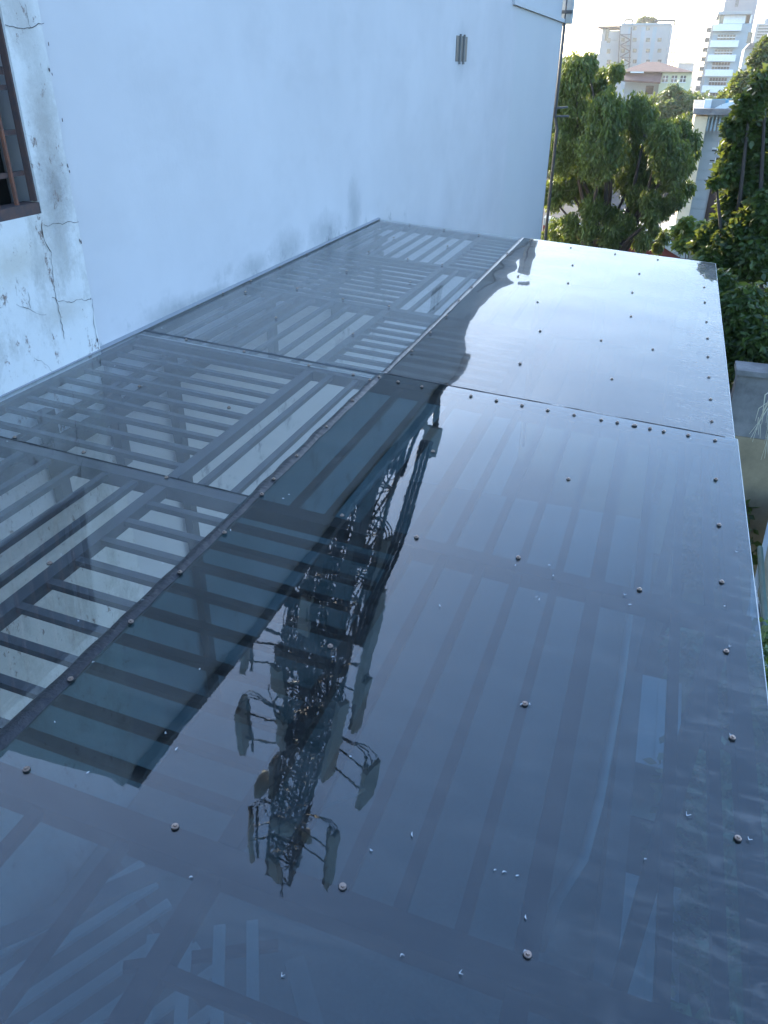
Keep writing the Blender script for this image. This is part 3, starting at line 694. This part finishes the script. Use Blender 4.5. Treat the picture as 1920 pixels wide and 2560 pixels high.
# left hanging-leaved tree
px = []
rnd = random.Random(5)
for x, y, r in ((1440,185,50),(1395,235,50),(1500,215,44),(1540,178,24),(1470,160,28),(1430,300,66),(1515,290,60),(1590,280,46),(1622,285,24),(1595,345,60),(1500,380,70),(1400,380,52),(1655,345,46),(1700,325,36),(1735,350,24),(1680,400,56),(1590,430,64),(1480,465,56),(1420,460,40),(1395,570,28),(1425,560,30),(1470,575,26),(1525,540,30),(1520,585,28),(1530,612,20),(1625,500,30),(1630,545,24),(1632,575,18),(1592,575,18),(1592,600,18),(1400,320,40),(1720,410,22),(1590,490,30),(1690,450,30),(1425,600,24),(1480,520,36),(1385,500,24),(1735,380,20),(1650,440,34),(1600,520,34),(1655,520,30),(1690,500,26),(1560,560,34),(1610,600,24),(1660,590,18),(1460,615,26),(1720,470,22),(1380,480,30),(1375,590,24),(1645,615,16)):
    px.append((x, y, r))
tree('tall tree with drooping leafy branches just beyond the end of the white wall', 24, px, 105000, .125, M_leaf, (at_y(1530, 500, 24).x, 24, GZ), 11, droop=1.9, asp=1.15, trunk_r=.2, elong=3.0)
# right broad leafed tree
px = [(1875,260,40),(1900,320,60),(1850,370,46),(1820,430,34),(1790,455,14),(1885,450,70),(1835,500,44),(1805,560,30),(1785,610,22),(1850,600,60),(1900,640,70),(1840,690,45),(1890,780,66),(1870,860,52),(1905,920,50),(1915,540,70),(1915,210,40),(1830,780,26),(1850,950,34),(1800,600,26),(1822,650,24),(1775,585,26),(1770,640,24),(1840,320,34),(1745,610,18),(1800,680,34),(2040,400,90),(2120,580,150),(2240,640,170),(2120,800,150)]
tree('broad leaved tree close on the right, its crown overhanging the canopy edge', 16, px, 170000, .12, M_leaf2, (at_y(1960, 600, 16).x+.6, 16, GZ), 21, droop=.4, trunk_r=.18, elong=1.7)
tree('dark domed tree rising behind the tree on the right', 44, [(1868,215,44),(1905,185,44),(1830,255,40),(1890,265,60),(1925,120,36),(1895,150,26),(1850,235,34),(1810,270,22)], 26000, .22, M_leaf2, (at_y(1890, 200, 44).x, 44, GZ), 31, droop=.5, trunk_r=.3)
tree('rounded mid green tree in front of the yellow house', 60, [(1680,245,34),(1700,290,50),(1650,290,40),(1740,280,40),(1765,300,36),(1690,340,50),(1640,260,24),(1745,340,40),(1720,250,26)], 20000, .28, M_leaf3, (at_y(1700, 260, 60).x, 60, GZ), 41, trunk_r=.3)
tree('small shrubby tree by the red wall with pale sunlit leaves', 20, [(1730,590,26),(1700,575,18),(1705,610,16),(1755,570,22),(1715,555,16)], 3200, .15, M_leaf4, (at_y(1735, 620, 20).x, 20, GZ), 51, trunk_r=.05, name='small_tree')
tree('dense dark tree below the far right corner of the roof', 13, [(1850,760,60),(1830,850,50),(1800,700,30),(1900,850,60),(1870,920,50),(1825,930,34)], 15000, .13, M_leaf2, (at_y(1850, 800, 13).x, 13, GZ), 61, trunk_r=.1)
rnd = random.Random(14)
for i, (x, y) in enumerate(((9.0, 12.0), (10.5, 18.0))):  # out-of-view trees, added to darken the far part of the white wall
    t = thing('shade_tree', ('unseen tree added right of the canopy to shade the wall, nearer one', 'unseen tree added right of the canopy to shade the wall, farther one')[i], 'tree', (x, y, GZ))
    cl = [(Vector((x+rnd.uniform(-1.8, 2.5), y+rnd.uniform(-2.5, 2.5), rnd.uniform(-3.5, 5.0))), rnd.uniform(1.2, 1.9), .9) for _ in range(16)]
    leaves('crown', M_leaf2, t, cl, 16000, .26, .5, 90+i, 1.8)
    part('trunk', M_bark, t, lambda bm: tube(bm, [(x, y, GZ), (x+.2, y, -3), (x, y, 2)], .28, 10, .12), True)
# plants to the right and under the canopy edge
def bush(label, X, Y, Zt, r, n, size, m, seed, name='garden_shrub'):
    t = thing(name, label, 'shrub', (X, Y, Zt-2.2)); rnd = random.Random(seed)
    cl = [(Vector((X+rnd.uniform(-r, r), Y+rnd.uniform(-r, r), Zt-rnd.uniform(.1, 1.2)*r)), r*rnd.uniform(.35, .6), .8) for _ in range(9)]
    leaves('foliage', m, t, cl, n, size, .2, seed, 1.6)
    for k in range(4):
        c = cl[k][0]; part('stem', M_bark, t, lambda bm: tube(bm, [(X, Y, Zt-2.6), (X+(c.x-X)*.4, Y+(c.y-Y)*.4, Zt-1.4), c], .025, 6, .008))
p = at_z(1893, 1265, -4.0); bush('dark green shrub below the right edge between the concrete wall and the ochre house', p.x, p.y, -4.0, .8, 5000, .13, M_leaf2, 71)
p = at_z(1912, 1700, -2.4); bush('bright sunlit leafy shrub at the lower right edge of the roof', p.x+.05, p.y, -2.4, .30, 1500, .11, M_leaf4, 72)
for i, (x, y, z) in enumerate(((1.45, 4.2, -2.4), (1.30, 3.1, -2.1), (1.20, 2.0, -1.9), (1.5, 5.6, -2.6))):
    bush(('leafy shrub under the smoked sheet, farther from the camera', 'leafy shrub beneath the right part of the smoked sheet', 'leafy shrub under the near right corner of the canopy', 'shrub below the far right part of the canopy')[i], x, y, z, .62, 3400, .09, M_leaf5, 80+i)

# ------------------------------------------------------------------ mid-distance buildings
def quad_wall(bm, pts, dy):
    prism(bm, [Vector(p) for p in pts], Vector((0, dy, 0)))
# red wall with curved coping and satellite dish
Y0 = 28
rw = thing('red_wall', 'dark red garden wall with a swooping pale coping', 'wall', (0, Y0, GZ))
cv = [(1360,545),(1430,560),(1500,575),(1545,590),(1600,578),(1640,585),(1680,612),(1705,627),(1722,629)]
tp_ = [at_y(x, y, Y0) for x, y in cv]
part('wall', M_redwall, rw, lambda bm: prism(bm, [*(p-Vector((0,0,.22)) for p in tp_), Vector((tp_[-1].x, Y0, GZ)), Vector((tp_[0].x, Y0, GZ))], Vector((0, .3, 0))))
part('coping', M_coping, rw, lambda bm: prism(bm, [*(p-Vector((0,.06,.215)) for p in tp_), *(p-Vector((0,.06,-.03)) for p in tp_[::-1])], Vector((0, .42, 0))))
# low white corrugated roof with dish behind it
cr = thing('corrugated_roof', 'low pale corrugated roof behind the red wall', 'roof', (0, 31, GZ))
a, b, c, d = at_y(1545, 585, 29), at_y(1720, 600, 29), at_y(1718, 545, 34), at_y(1560, 525, 34)
def f(bm):
    n_ = 40
    for k in range(n_):
        p0, p1 = a.lerp(b, k/n_), a.lerp(b, (k+.5)/n_); q0, q1 = d.lerp(c, k/n_), d.lerp(c, (k+.5)/n_)
        z = Vector((0, 0, .05)); v_ = [bm.verts.new(p) for p in (p0, p1+z, q1+z, q0)]; bm.faces.new(v_)
        p2, q2 = a.lerp(b, (k+1)/n_), d.lerp(c, (k+1)/n_); v_ = [bm.verts.new(p) for p in (p1+z, p2, q2, q1+z)]; bm.faces.new(v_)
part('roof_panel', M_corr, cr, f)
part('wall', M_cream, cr, lambda bm: box(bm, (a.x, 29.1, GZ), (b.x, 33.8, min(a.z, b.z)-.12)))
sd_ = thing('satellite_dish', 'pale grey satellite dish standing behind the red wall', 'satellite dish', at_y(1568, 562, 28.8))
c0 = at_y(1568, 562, 28.7); Rd = (at_y(1580, 562, 28.7)-c0).length
def f(bm):
    m_ = Matrix.Translation(c0) @ Matrix.Rotation(math.radians(65), 4, 'X'); rings = []
    for q, z in ((.02, -.12), (.5, -.08), (.85, -.02), (1, .02), (.98, .05), (.5, -.05), (.02, -.09)):
        rings.append([bm.verts.new(m_ @ Vector((Rd*q*math.cos(2*PI*k/24), Rd*1.15*q*math.sin(2*PI*k/24), z))) for k in range(24)])
    for x_, y_ in zip(rings, rings[1:]):
        for k in range(24): bm.faces.new((x_[k], x_[(k+1) % 24], y_[(k+1) % 24], y_[k]))
part('reflector', M_pale, sd_, f, True)
part('mast', M_steel, sd_, lambda bm: tube(bm, [c0-Vector((0,-.1,.1)), c0-Vector((0,-.1,1.2))], .03, 6))

# tall narrow house with cream side wall, blue arch on top
Y0 = 32
nh = thing('narrow_house', 'narrow townhouse with a cream side wall, brown door and blue arch on its roof', 'house', (at_y(1760, 400, Y0).x, Y0, GZ))
L0 = at_y(1764, 300, Y0); L1 = at_y(1718, 538, Y0)
xl = at_y(1775, 262, Y0).x; zr = at_y(1775, 285, Y0).z
part('wall', M_pale, nh, lambda bm: box(bm, (xl, Y0, GZ), (xl+3.2, Y0+9, zr)))
part('side_fin', M_fin, nh, lambda bm: box(bm, (xl-.42, Y0-.5, GZ), (xl-.003, Y0+8.8, zr-.05)))
part('roof_slab', M_concrete, nh, lambda bm: box(bm, (xl-.5, Y0-.7, zr+.003), (xl+3.3, Y0+9.1, zr+.18)))
z = zr-.75
part('balcony', M_pale2, nh, lambda bm: [box(bm, (xl+.02+.12*k, Y0-.45, zr-.5), (xl+.07+.12*k, Y0-.42, zr-.02)) for k in range(18)])
for i in range(3):
    for j in range(3):
        wn = part('window', M_dark_in, nh, lambda bm: box(bm, (xl+.35+.42*i, Y0-.012, z-.5-.5*j), (xl+.70+.42*i, Y0-.003, z-.1-.5*j)))
        part('frame', M_white, wn, lambda bm: (box(bm, (xl+.35+.42*i, Y0-.03, z-.32-.5*j), (xl+.70+.42*i, Y0-.014, z-.29-.5*j)), box(bm, (xl+.51+.42*i, Y0-.034, z-.5-.5*j), (xl+.54+.42*i, Y0-.031, z-.1-.5*j))))
za = at_y(1800, 472, Y0).z; zb_ = at_y(1800, 560, Y0).z
part('door', M_darkwood, nh, lambda bm: box(bm, (xl+.55, Y0-.05, zb_-.5), (xl+2.4, Y0-.005, za)))
for k in range(5): part('shutter_board', M_darkwood, nh, lambda bm: box(bm, (xl+.6+.36*k, Y0-.08, zb_-.5), (xl+.9+.36*k, Y0-.052, za-.05)))
for k in range(12): part('wall_course', M_pale, nh, lambda bm: box(bm, (xl+.02, Y0-.02, za-1.0+k*.32), (xl+.5, Y0-.004, za-.72+k*.32)))
part('pillar', M_cream, nh, lambda bm: box(bm, (xl+.9, Y0-2.2, GZ), (xl+1.15, Y0-1.95, at_y(1800, 612, Y0-2).z)))
part('porch_beam', M_pale, nh, lambda bm: box(bm, (xl-.6, Y0-2.3, at_y(1800, 612, Y0-2).z), (xl+2.6, Y0-.1, at_y(1800, 590, Y0-2).z)))
# arch
ar = [at_y(x, y, Y0) for x, y in ((1770,292),(1785,278),(1805,267),(1830,260),(1857,258))]
part('arch', M_white, nh, lambda bm: [bar(bm, p, q, .3, .16) for p, q in zip(ar, ar[1:])])
for x in (1775, 1818, 1856): part('strut', M_blue, nh, lambda bm: bar(bm, at_y(x, 250 if x < 1850 else 237, Y0), at_y(x-4, 300, Y0), .1, .1, Vector((0, 1, 0))))
part('trellis', M_blue, nh, lambda bm: [tube(bm, [at_y(1775, 249+q*7, Y0+.2), at_y(1862, 247+q*7, Y0+.2)], .02, 4) for q in range(3)])
part('chimney', M_white, nh, lambda bm: box(bm, (at_y(1770, 250, Y0).x-.1, Y0-.1, zr+.18), (at_y(1780, 250, Y0).x, Y0+.2, at_y(1775, 248, Y0).z)))

# yellow house with brown hip roof
Y0 = 125
yh = thing('yellow_house', 'pale yellow house with a brown hipped tile roof', 'house', (at_y(1700, 200, Y0).x, Y0, GZ))
q1 = lambda x, y, Y=Y0: at_y(1360+x*.33755, y*.33755, Y)
e0, e1 = q1(868, 530), q1(1100, 525)
part('wall', M_yellow, yh, lambda bm: box(bm, (e0.x, Y0, GZ), (e1.x, Y0+12, e0.z)))
part('wall', M_pale, yh, lambda bm: box(bm, (q1(600, 600).x, Y0+1, GZ), (e0.x-.01, Y0+10, q1(700, 605).z)))
def f(bm):
    A, B_ = q1(560, 528, Y0-1), q1(1112, 524, Y0-1); z0 = A.z
    v_ = [bm.verts.new(p) for p in (Vector((A.x, Y0-1, z0)), Vector((B_.x, Y0-1, z0)), Vector((B_.x, Y0+13, z0)), Vector((A.x, Y0+13, z0)), Vector((A.x+3, Y0+6, z0+1.2)), Vector((B_.x-5, Y0+6, z0+1.2)))]
    for q in ((0,1,5,4), (1,2,5), (2,3,4,5), (3,0,4), (0,3,2,1)): bm.faces.new([v_[i] for i in q])
part('roof', M_brownroof, yh, f)
def f(bm):
    P_ = [q1(580, 590, Y0-3.2), q1(862, 608, Y0-3.2), q1(880, 528, Y0+.5), q1(560, 530, Y0+.5)]
    prism(bm, P_, Vector((0, 0, -.2)))
part('lower_roof', M_brownroof, yh, f)
part('skylight', M_white, yh, lambda bm: box(bm, (q1(635,535,Y0-3).x, Y0-1.6, q1(635,540,Y0-1.6).z), (q1(735,535,Y0-3).x, Y0-1.5, q1(635,530,Y0-1.6).z)))
for x in (882, 948, 1014):
    a, b = q1(x, 560), q1(x+32, 608)
    wn = part('window', M_glassdk, yh, lambda bm: box(bm, (a.x, Y0-.04, b.z), (b.x, Y0-.01, a.z)))
    part('frame', M_white, wn, lambda bm: (box(bm, ((a.x+b.x)/2-.04, Y0-.09, b.z), ((a.x+b.x)/2+.04, Y0-.042, a.z)), box(bm, (a.x-.1, Y0-.1, b.z-.1), (b.x+.1, Y0-.02, b.z-.01)), box(bm, (a.x-.06, Y0-.1, a.z-.4), (b.x+.06, Y0-.042, a.z-.34))))
part('window', M_dark_in, yh, lambda bm: box(bm, (q1(755,640).x, Y0+.9, q1(755,700).z), (q1(812,640).x, Y0+.99, q1(755,635).z)))

# white block with fire escape (left of the two tall ones)
Y0 = 205
wb2 = thing('apartment_block', 'white flat-roofed block with a zigzag fire escape and rooftop pergola', 'building', (at_y(1590, 150, Y0).x, Y0, GZ))
A0, A1, A2 = q1(405, 195, Y0), q1(572, 185, Y0), q1(950, 150, Y0)
part('wall', M_pale, wb2, lambda bm: box(bm, (A1.x, Y0, GZ), (A2.x, Y0+16, q1(700,180,Y0).z)))
part('wing', M_pale, wb2, lambda bm: (box(bm, (A0.x+.6, Y0+2, GZ), (A1.x-.02, Y0+14, q1(500, 300, Y0).z)), box(bm, (q1(480,200,Y0).x, Y0+2.01, q1(500,298,Y0).z), (A1.x-.02, Y0+14, q1(500, 225, Y0).z)), box(bm, (A0.x+.6, Y0+2.5, q1(500, 299, Y0).z), (A0.x+1.4, Y0+14, q1(500, 205, Y0).z))))
part('wing_roof', M_brownroof, wb2, lambda bm: box(bm, (A0.x-.3, Y0+1, q1(500, 205, Y0).z+.01), (A1.x-.02, Y0+14.5, q1(500, 190, Y0).z)))
part('attic_window', M_glassdk, wb2, lambda bm: box(bm, (A0.x+1.42, Y0+2.6, q1(500, 298, Y0).z), (q1(478,200,Y0).x, Y0+2.7, q1(500, 206, Y0).z)))
for i, x in enumerate((672, 770, 855)):
    for y in ((210, 295, 375, 455) if i < 2 else (295, 375, 455)):
        a, b = q1(x-12, y-14, Y0), q1(x+12, y+14, Y0)
        part('window', M_glassdk, wb2, lambda bm: box(bm, (a.x, Y0-.06, b.z), (b.x, Y0-.01, a.z)))
    part('window_band', M_pale2, wb2, lambda bm: box(bm, (q1(x-15,0,Y0).x, Y0-.008, GZ), (q1(x+15,0,Y0).x, Y0-.002, q1(x,200,Y0).z)))
for y in (300, 380, 460):
    a, b = q1(468, y-18, Y0+2), q1(490, y+16, Y0+2)
    part('window', M_glassdk, wb2, lambda bm: box(bm, (a.x, Y0+1.94, b.z), (b.x, Y0+1.99, a.z)))
for y in (295, 378): 
    a, b = q1(560, y-14, Y0), q1(582, y+14, Y0)
    part('window', M_glassdk, wb2, lambda bm: box(bm, (a.x+.4, Y0-.06, b.z), (b.x+.4, Y0-.01, a.z)))
fe = part('fire_escape', M_steel, wb2, lambda bm: (tube(bm, [q1(565, 185, Y0-1.5), q1(548, 500, Y0-1.5)], .14, 6), tube(bm, [q1(648, 200, Y0-1.5), q1(630, 500, Y0-1.5)], .14, 6)))
for k, y in enumerate((258, 300, 342, 384, 426, 468)):
    aa, bb = ((570, y), (640, y+38)) if k % 2 == 0 else ((640, y-4), (566, y+38))
    part('stair_flight', M_steel, fe, lambda bm: bar(bm, q1(*aa, Y0-1.4), q1(*bb, Y0-1.4), .7, .25))
for y in (255, 340, 425): part('landing', M_steel, fe, lambda bm: bar(bm, q1(566, y, Y0-1), q1(645, y, Y0-1), 1, .12))
part('parapet_frame', M_steel, wb2, lambda bm: (tube(bm, [q1(820, 155, Y0), q1(970, 150, Y0)], .22, 6), tube(bm, [q1(825, 185, Y0), q1(825, 155, Y0)], .16, 6), tube(bm, [q1(968, 190, Y0), q1(970, 148, Y0)], .2, 6), tube(bm, [q1(598, 180, Y0), q1(598, 148, Y0)], .2, 6), tube(bm, [q1(598, 148, Y0), q1(655, 145, Y0)], .2, 6), tube(bm, [q1(655, 145, Y0), q1(652, 180, Y0)], .2, 6)))
part('roof_parapet', M_pale2, wb2, lambda bm: box(bm, (A1.x, Y0-.3, q1(700,185,Y0).z), (A2.x, Y0, q1(700,172,Y0).z)))
leaves('roof_plants', M_leaf3, wb2, [(q1(x, y, Y0+3), .9, .7) for x, y in ((715,152),(745,142),(775,150),(800,142),(812,156),(735,158))], 2600, .4, .2, 5)
part('scaffold', M_brownroof, wb2, lambda bm: ([tube(bm, [q1(966, 205, Y0), q1(930, 490, Y0)], .1, 5), tube(bm, [q1(995, 205, Y0), q1(955, 490, Y0)], .1, 5)] + [tube(bm, [q1(966-.126*(y-205), y, Y0), q1(995-.14*(y-205), y, Y0)], .1, 5) for y in range(225, 490, 33)]))

# blue-white balconied block (right) with lit side face
Y0 = 185
bb_ = thing('balcony_block', 'pale blue office block with white balconies and a sunlit side wall', 'building', (at_y(1800, 100, Y0).x, Y0, GZ))
xa, xb, xc = q1(1225, 400, Y0).x, q1(1415, 400, Y0).x, q1(1500, 400, Y0).x
zt = q1(1350, 105, Y0).z
part('wall', M_pale2, bb_, lambda bm: box(bm, (xa, Y0, GZ), (xc, Y0+24, q1(1350, 175, Y0).z)))
part('side_wall', M_pale, bb_, lambda bm: box(bm, (xa-.5, Y0+.5, GZ), (xa-.003, Y0+24, q1(1350, 180, Y0).z)))
part('roof_slab', M_pale, bb_, lambda bm: box(bm, (xa+.2, Y0-1.2, q1(1350,110,Y0).z), (xc-.6, Y0+20, q1(1350,85,Y0).z)))
part('penthouse_glass', M_white, bb_, lambda bm: (box(bm, (xa+1.4, Y0+.2, q1(1350,174,Y0).z), (xa+6.0, Y0+.4, q1(1350,111,Y0).z)), box(bm, (xa+6.3, Y0+.2, q1(1350,174,Y0).z), (xc-1.4, Y0+.4, q1(1350,111,Y0).z))))
part('penthouse_core', M_glassdk, bb_, lambda bm: box(bm, (xa+.6, Y0+.5, q1(1350,174,Y0).z), (xc-.9, Y0+16, q1(1350,111,Y0).z)))
for k, y in enumerate((180, 300, 405, 515, 635, 740)):
    part('balcony', M_white, bb_, lambda bm: box(bm, (xa-.2, Y0-1.3, q1(1350, y+50, Y0).z), (xb+.2-.0*k, Y0-.02, q1(1350, y, Y0).z)))
for k, y in enumerate((258, 368, 462, 578, 690)):
    z1_, z0_ = q1(1350, y, Y0).z, q1(1350, y+(55 if k > 1 else 38), Y0).z
    for j in range(6):
        wd = (xb-xa-1.4)/6; x = xa+.9+j*wd
        wn = part('window', M_glassdk, bb_, lambda bm: box(bm, (x, Y0-.5, z0_), (x+wd*.86, Y0-.4, z1_)))
        part('pane_bar', M_white, wn, lambda bm: box(bm, (x, Y0-.56, (z0_+z1_)/2-.05), (x+wd*.86, Y0-.51, (z0_+z1_)/2+.05)))
for k in range(5):
    z = q1(1480, 280+k*110, Y0).z
    part('side_window', M_glassdk, bb_, lambda bm: box(bm, (xb+1.6, Y0-.06, z-.9), (xb+2.4, Y0-.01, z+.9)))
for k in range(7):
    z = q1(1200, 210+k*75, Y0).z
    for yy in (3, 9, 15): part('window', M_glassdk, bb_, lambda bm: box(bm, (xa-.56, Y0+yy, z-1), (xa-.503, Y0+yy+1.6, z+.4)))
    a_ = part('air_conditioner', M_concrete, bb_, lambda bm: box(bm, (xa-1.3, Y0+6.5+2*(k % 3), z-.4), (xa-.52, Y0+8+2*(k % 3), z+.4)))
Y0 = 240
gt = thing('grey_tower', 'plain grey concrete tower rising behind the balconied block', 'building', (at_y(1850, 30, Y0).x, Y0, GZ))
part('wall', M_tower_grey, gt, lambda bm: box(bm, (q1(1325, 100, Y0).x, Y0, GZ), (q1(1545, 200, Y0).x, Y0+14, q1(1400, -160, Y0).z)))
part('window_strip', M_concrete, gt, lambda bm: box(bm, (q1(1415, 30, Y0).x, Y0-.2, q1(1400, 50, Y0).z), (q1(1440, 30, Y0).x, Y0-.01, q1(1400, -160, Y0).z)))
Y0 = 290
fb = thing('stepped_block', 'far white stepped block at the right edge of the skyline', 'building', (at_y(1900, 80, Y0).x, Y0, GZ))
part('wall', M_pale, fb, lambda bm: (box(bm, (q1(1560, 250, Y0).x, Y0, GZ), (q1(1800, 170, Y0).x, Y0+14, q1(1600, 175, Y0).z)), box(bm, (q1(1640, 150, Y0).x, Y0+2, q1(1600, 174, Y0).z), (q1(1800, 150, Y0).x, Y0+12, q1(1650, 132, Y0).z))))
for k in range(5): part('window_strip', M_glassdk, fb, lambda bm: box(bm, (q1(1578, 250, Y0).x, Y0-.2, q1(1600, 196+22*k, Y0).z), (q1(1800, 170, Y0).x, Y0-.01, q1(1600, 188+22*k, Y0).z)))
Y0 = 150
fb = thing('grey_roofed_house', 'low house with a grey gable roof beside the dark tree at right', 'house', (at_y(1885, 120, Y0).x, Y0, GZ))
part('wall', M_pale, fb, lambda bm: box(bm, (q1(1490, 350, Y0).x, Y0, GZ), (q1(1640, 350, Y0).x, Y0+8, q1(1500, 362, Y0).z)))
part('roof', M_concrete, fb, lambda bm: prism(bm, [q1(1490, 362, Y0-.4), q1(1530, 318, Y0-.4), q1(1640, 315, Y0-.4), q1(1650, 362, Y0-.4)], Vector((0, 9, 0))))
Y0 = 260
fb = thing('far_low_block', 'far low white block just right of the white wall corner', 'building', (at_y(1430, 150, Y0).x, Y0, GZ))
part('wall', M_pale, fb, lambda bm: box(bm, (q1(122, 425, Y0).x, Y0, GZ), (q1(420, 425, Y0).x, Y0+14, q1(250, 428, Y0).z)))
part('rooftop_tank', M_tower_grey, fb, lambda bm: (box(bm, (q1(328, 425, Y0).x, Y0+2, q1(250, 428, Y0).z), (q1(368, 425, Y0).x, Y0+7, q1(340, 383, Y0).z)), box(bm, (q1(385, 425, Y0).x, Y0+2, q1(250, 428, Y0).z), (q1(425, 425, Y0).x, Y0+7, q1(340, 398, Y0).z))))
part('cornice', M_pale2, fb, lambda bm: box(bm, (q1(118, 425, Y0).x, Y0-.6, q1(250, 428, Y0).z+.01), (q1(300, 425, Y0).x, Y0, q1(250, 422, Y0).z)))
Y0 = 330
fb = thing('distant_white_block', 'distant pale block glimpsed between the two taller buildings', 'building', (at_y(1715, 160, Y0).x, Y0, GZ))
part('wall', M_pale, fb, lambda bm: box(bm, (q1(995, 470, Y0).x, Y0, GZ), (q1(1115, 470, Y0).x, Y0+14, q1(1050, 470, Y0).z)))
part('roof_edge', M_pale2, fb, lambda bm: box(bm, (q1(995, 470, Y0).x, Y0-.5, q1(1050, 470, Y0).z+.01), (q1(1115, 470, Y0).x, Y0, q1(1050, 464, Y0).z)))
# a wood of tree crowns filling the middle distance (reads as one mass)
rnd = random.Random(9); cl = []
for _ in range(60):
    x = rnd.uniform(-40, 30); y = rnd.uniform(75, 112); cl.append((Vector((x, y, rnd.uniform(-6.5, -3.0))), rnd.uniform(2, 4), .8))
o = leaves('distant_wood', M_leaf3, None, cl, 30000, .7, .5, 77, 1.6); o['kind'] = 'stuff'

# ------------------------------------------------------------------ right side below the roof edge
Y0 = 11
cb = thing('concrete_wall_block', 'rough grey concrete wall block standing right of the roof edge', 'wall', (2, Y0, GZ))
a = at_y(1846, 935, Y0); b = at_y(1830, 1110, Y0)
part('wall', M_concrete, cb, lambda bm: box(bm, (a.x, Y0, GZ), (a.x+4, Y0+.3, a.z)))
part('coping', M_concrete, cb, lambda bm: box(bm, (a.x-.04, Y0-.06, a.z+.002), (a.x+4, Y0+.36, a.z+.07)))
part('lower_render', M_ochre, cb, lambda bm: box(bm, (a.x-.02, Y0-.03, GZ), (a.x+4, Y0-.002, at_y(1850, 1090, Y0).z)))
oh = thing('ochre_house', 'ochre walled house with a white gable edge, pipe and green shutter at the right edge', 'house', (1.5, 4, GZ))
Zo = -3.6
P0, P1 = at_z(1935, 1260, Zo), at_z(1868, 1560, Zo)
part('wall', M_ochre, oh, lambda bm: prism(bm, [P0, P1, P1+Vector((.05, -2.0, 0)), P1+Vector((4, -2.0, 0)), P0+Vector((4, 0, 0))], Vector((0, 0, -.3))))
part('gable_edge', M_pale, oh, lambda bm: bar(bm, P0+Vector((0,0,.03)), P1+Vector((0,0,.03)), .06, .05))
g0, g1 = at_z(1900, 1370, Zo+.12), at_z(1912, 1560, Zo+.12)
part('pipe', M_greendoor, oh, lambda bm: tube(bm, [g0, g1, g1-Vector((0,.3,0))], .035, 8), True)
for k in range(9):
    q0 = at_z(1880+k*2.2, 1440+k*9, Zo+.06); q1_ = at_z(1876+k*5, 1600+k*14, Zo+.06)
    part('louvre', M_white, oh, lambda bm: bar(bm, q0, q1_, .018, .02))
part('shutter', M_greendoor, oh, lambda bm: prism(bm, [at_z(1885, 1600, Zo+.02), at_z(1925, 1560, Zo+.02), at_z(1945, 1720, Zo+.02), at_z(1898, 1660, Zo+.02)], Vector((0, 0, .03))))
# dry twigs in front of the concrete block
tg = thing('dry_branch', 'bare dry twigs hanging in front of the concrete block', 'branch', at_y(1915, 980, 8))
rnd = random.Random(4)
for k in range(8):
    p0 = at_y(1945, 975+rnd.uniform(-15, 10), 8); x = rnd.uniform(1868, 1915); y = rnd.uniform(1030, 1170)
    p3 = at_y(x, y, 8+rnd.uniform(-.2, .2)); p1 = p0.lerp(p3, .35)+Vector((0, 0, .08)); p2 = p0.lerp(p3, .7)+Vector((0, 0, .03))
    part('twig', M_cream, tg, lambda bm: (tube(bm, [p0, p1+Vector((rnd.uniform(-.05,.05),0,rnd.uniform(-.05,.08))), p2+Vector((rnd.uniform(-.04,.04),0,0)), p3], .007, 5, .002), tube(bm, [p2, p3+Vector((.06, 0, .05))], .004, 4, .002), tube(bm, [p1, p2+Vector((.08, 0, -.05))], .004, 4, .002)))
# own house facade under the camera
bm = bmesh.new(); box(bm, (-3.0, -.9, GZ), (2.2, -.55, .9)); tag(finish('house_facade', bm, M_concrete), 'facade of the house the canopy is built against, under the viewpoint', 'wall')

# ------------------------------------------------------------------ evening haze
bm = bmesh.new(); box(bm, (-160, -12, GZ-1), (120, 420, 62))
m, n, o = nodes('haze air'); pv = N(n, 'ShaderNodeVolumePrincipled'); pv.inputs['Density'].default_value = .0004
pv.inputs['Color'].default_value = (.95, .93, .90, 1); pv.inputs['Anisotropy'].default_value = .55
n.links.new(pv.outputs[0], o.inputs['Volume'])
hz_ = finish('haze', bm, m); hz_['kind'] = 'stuff'
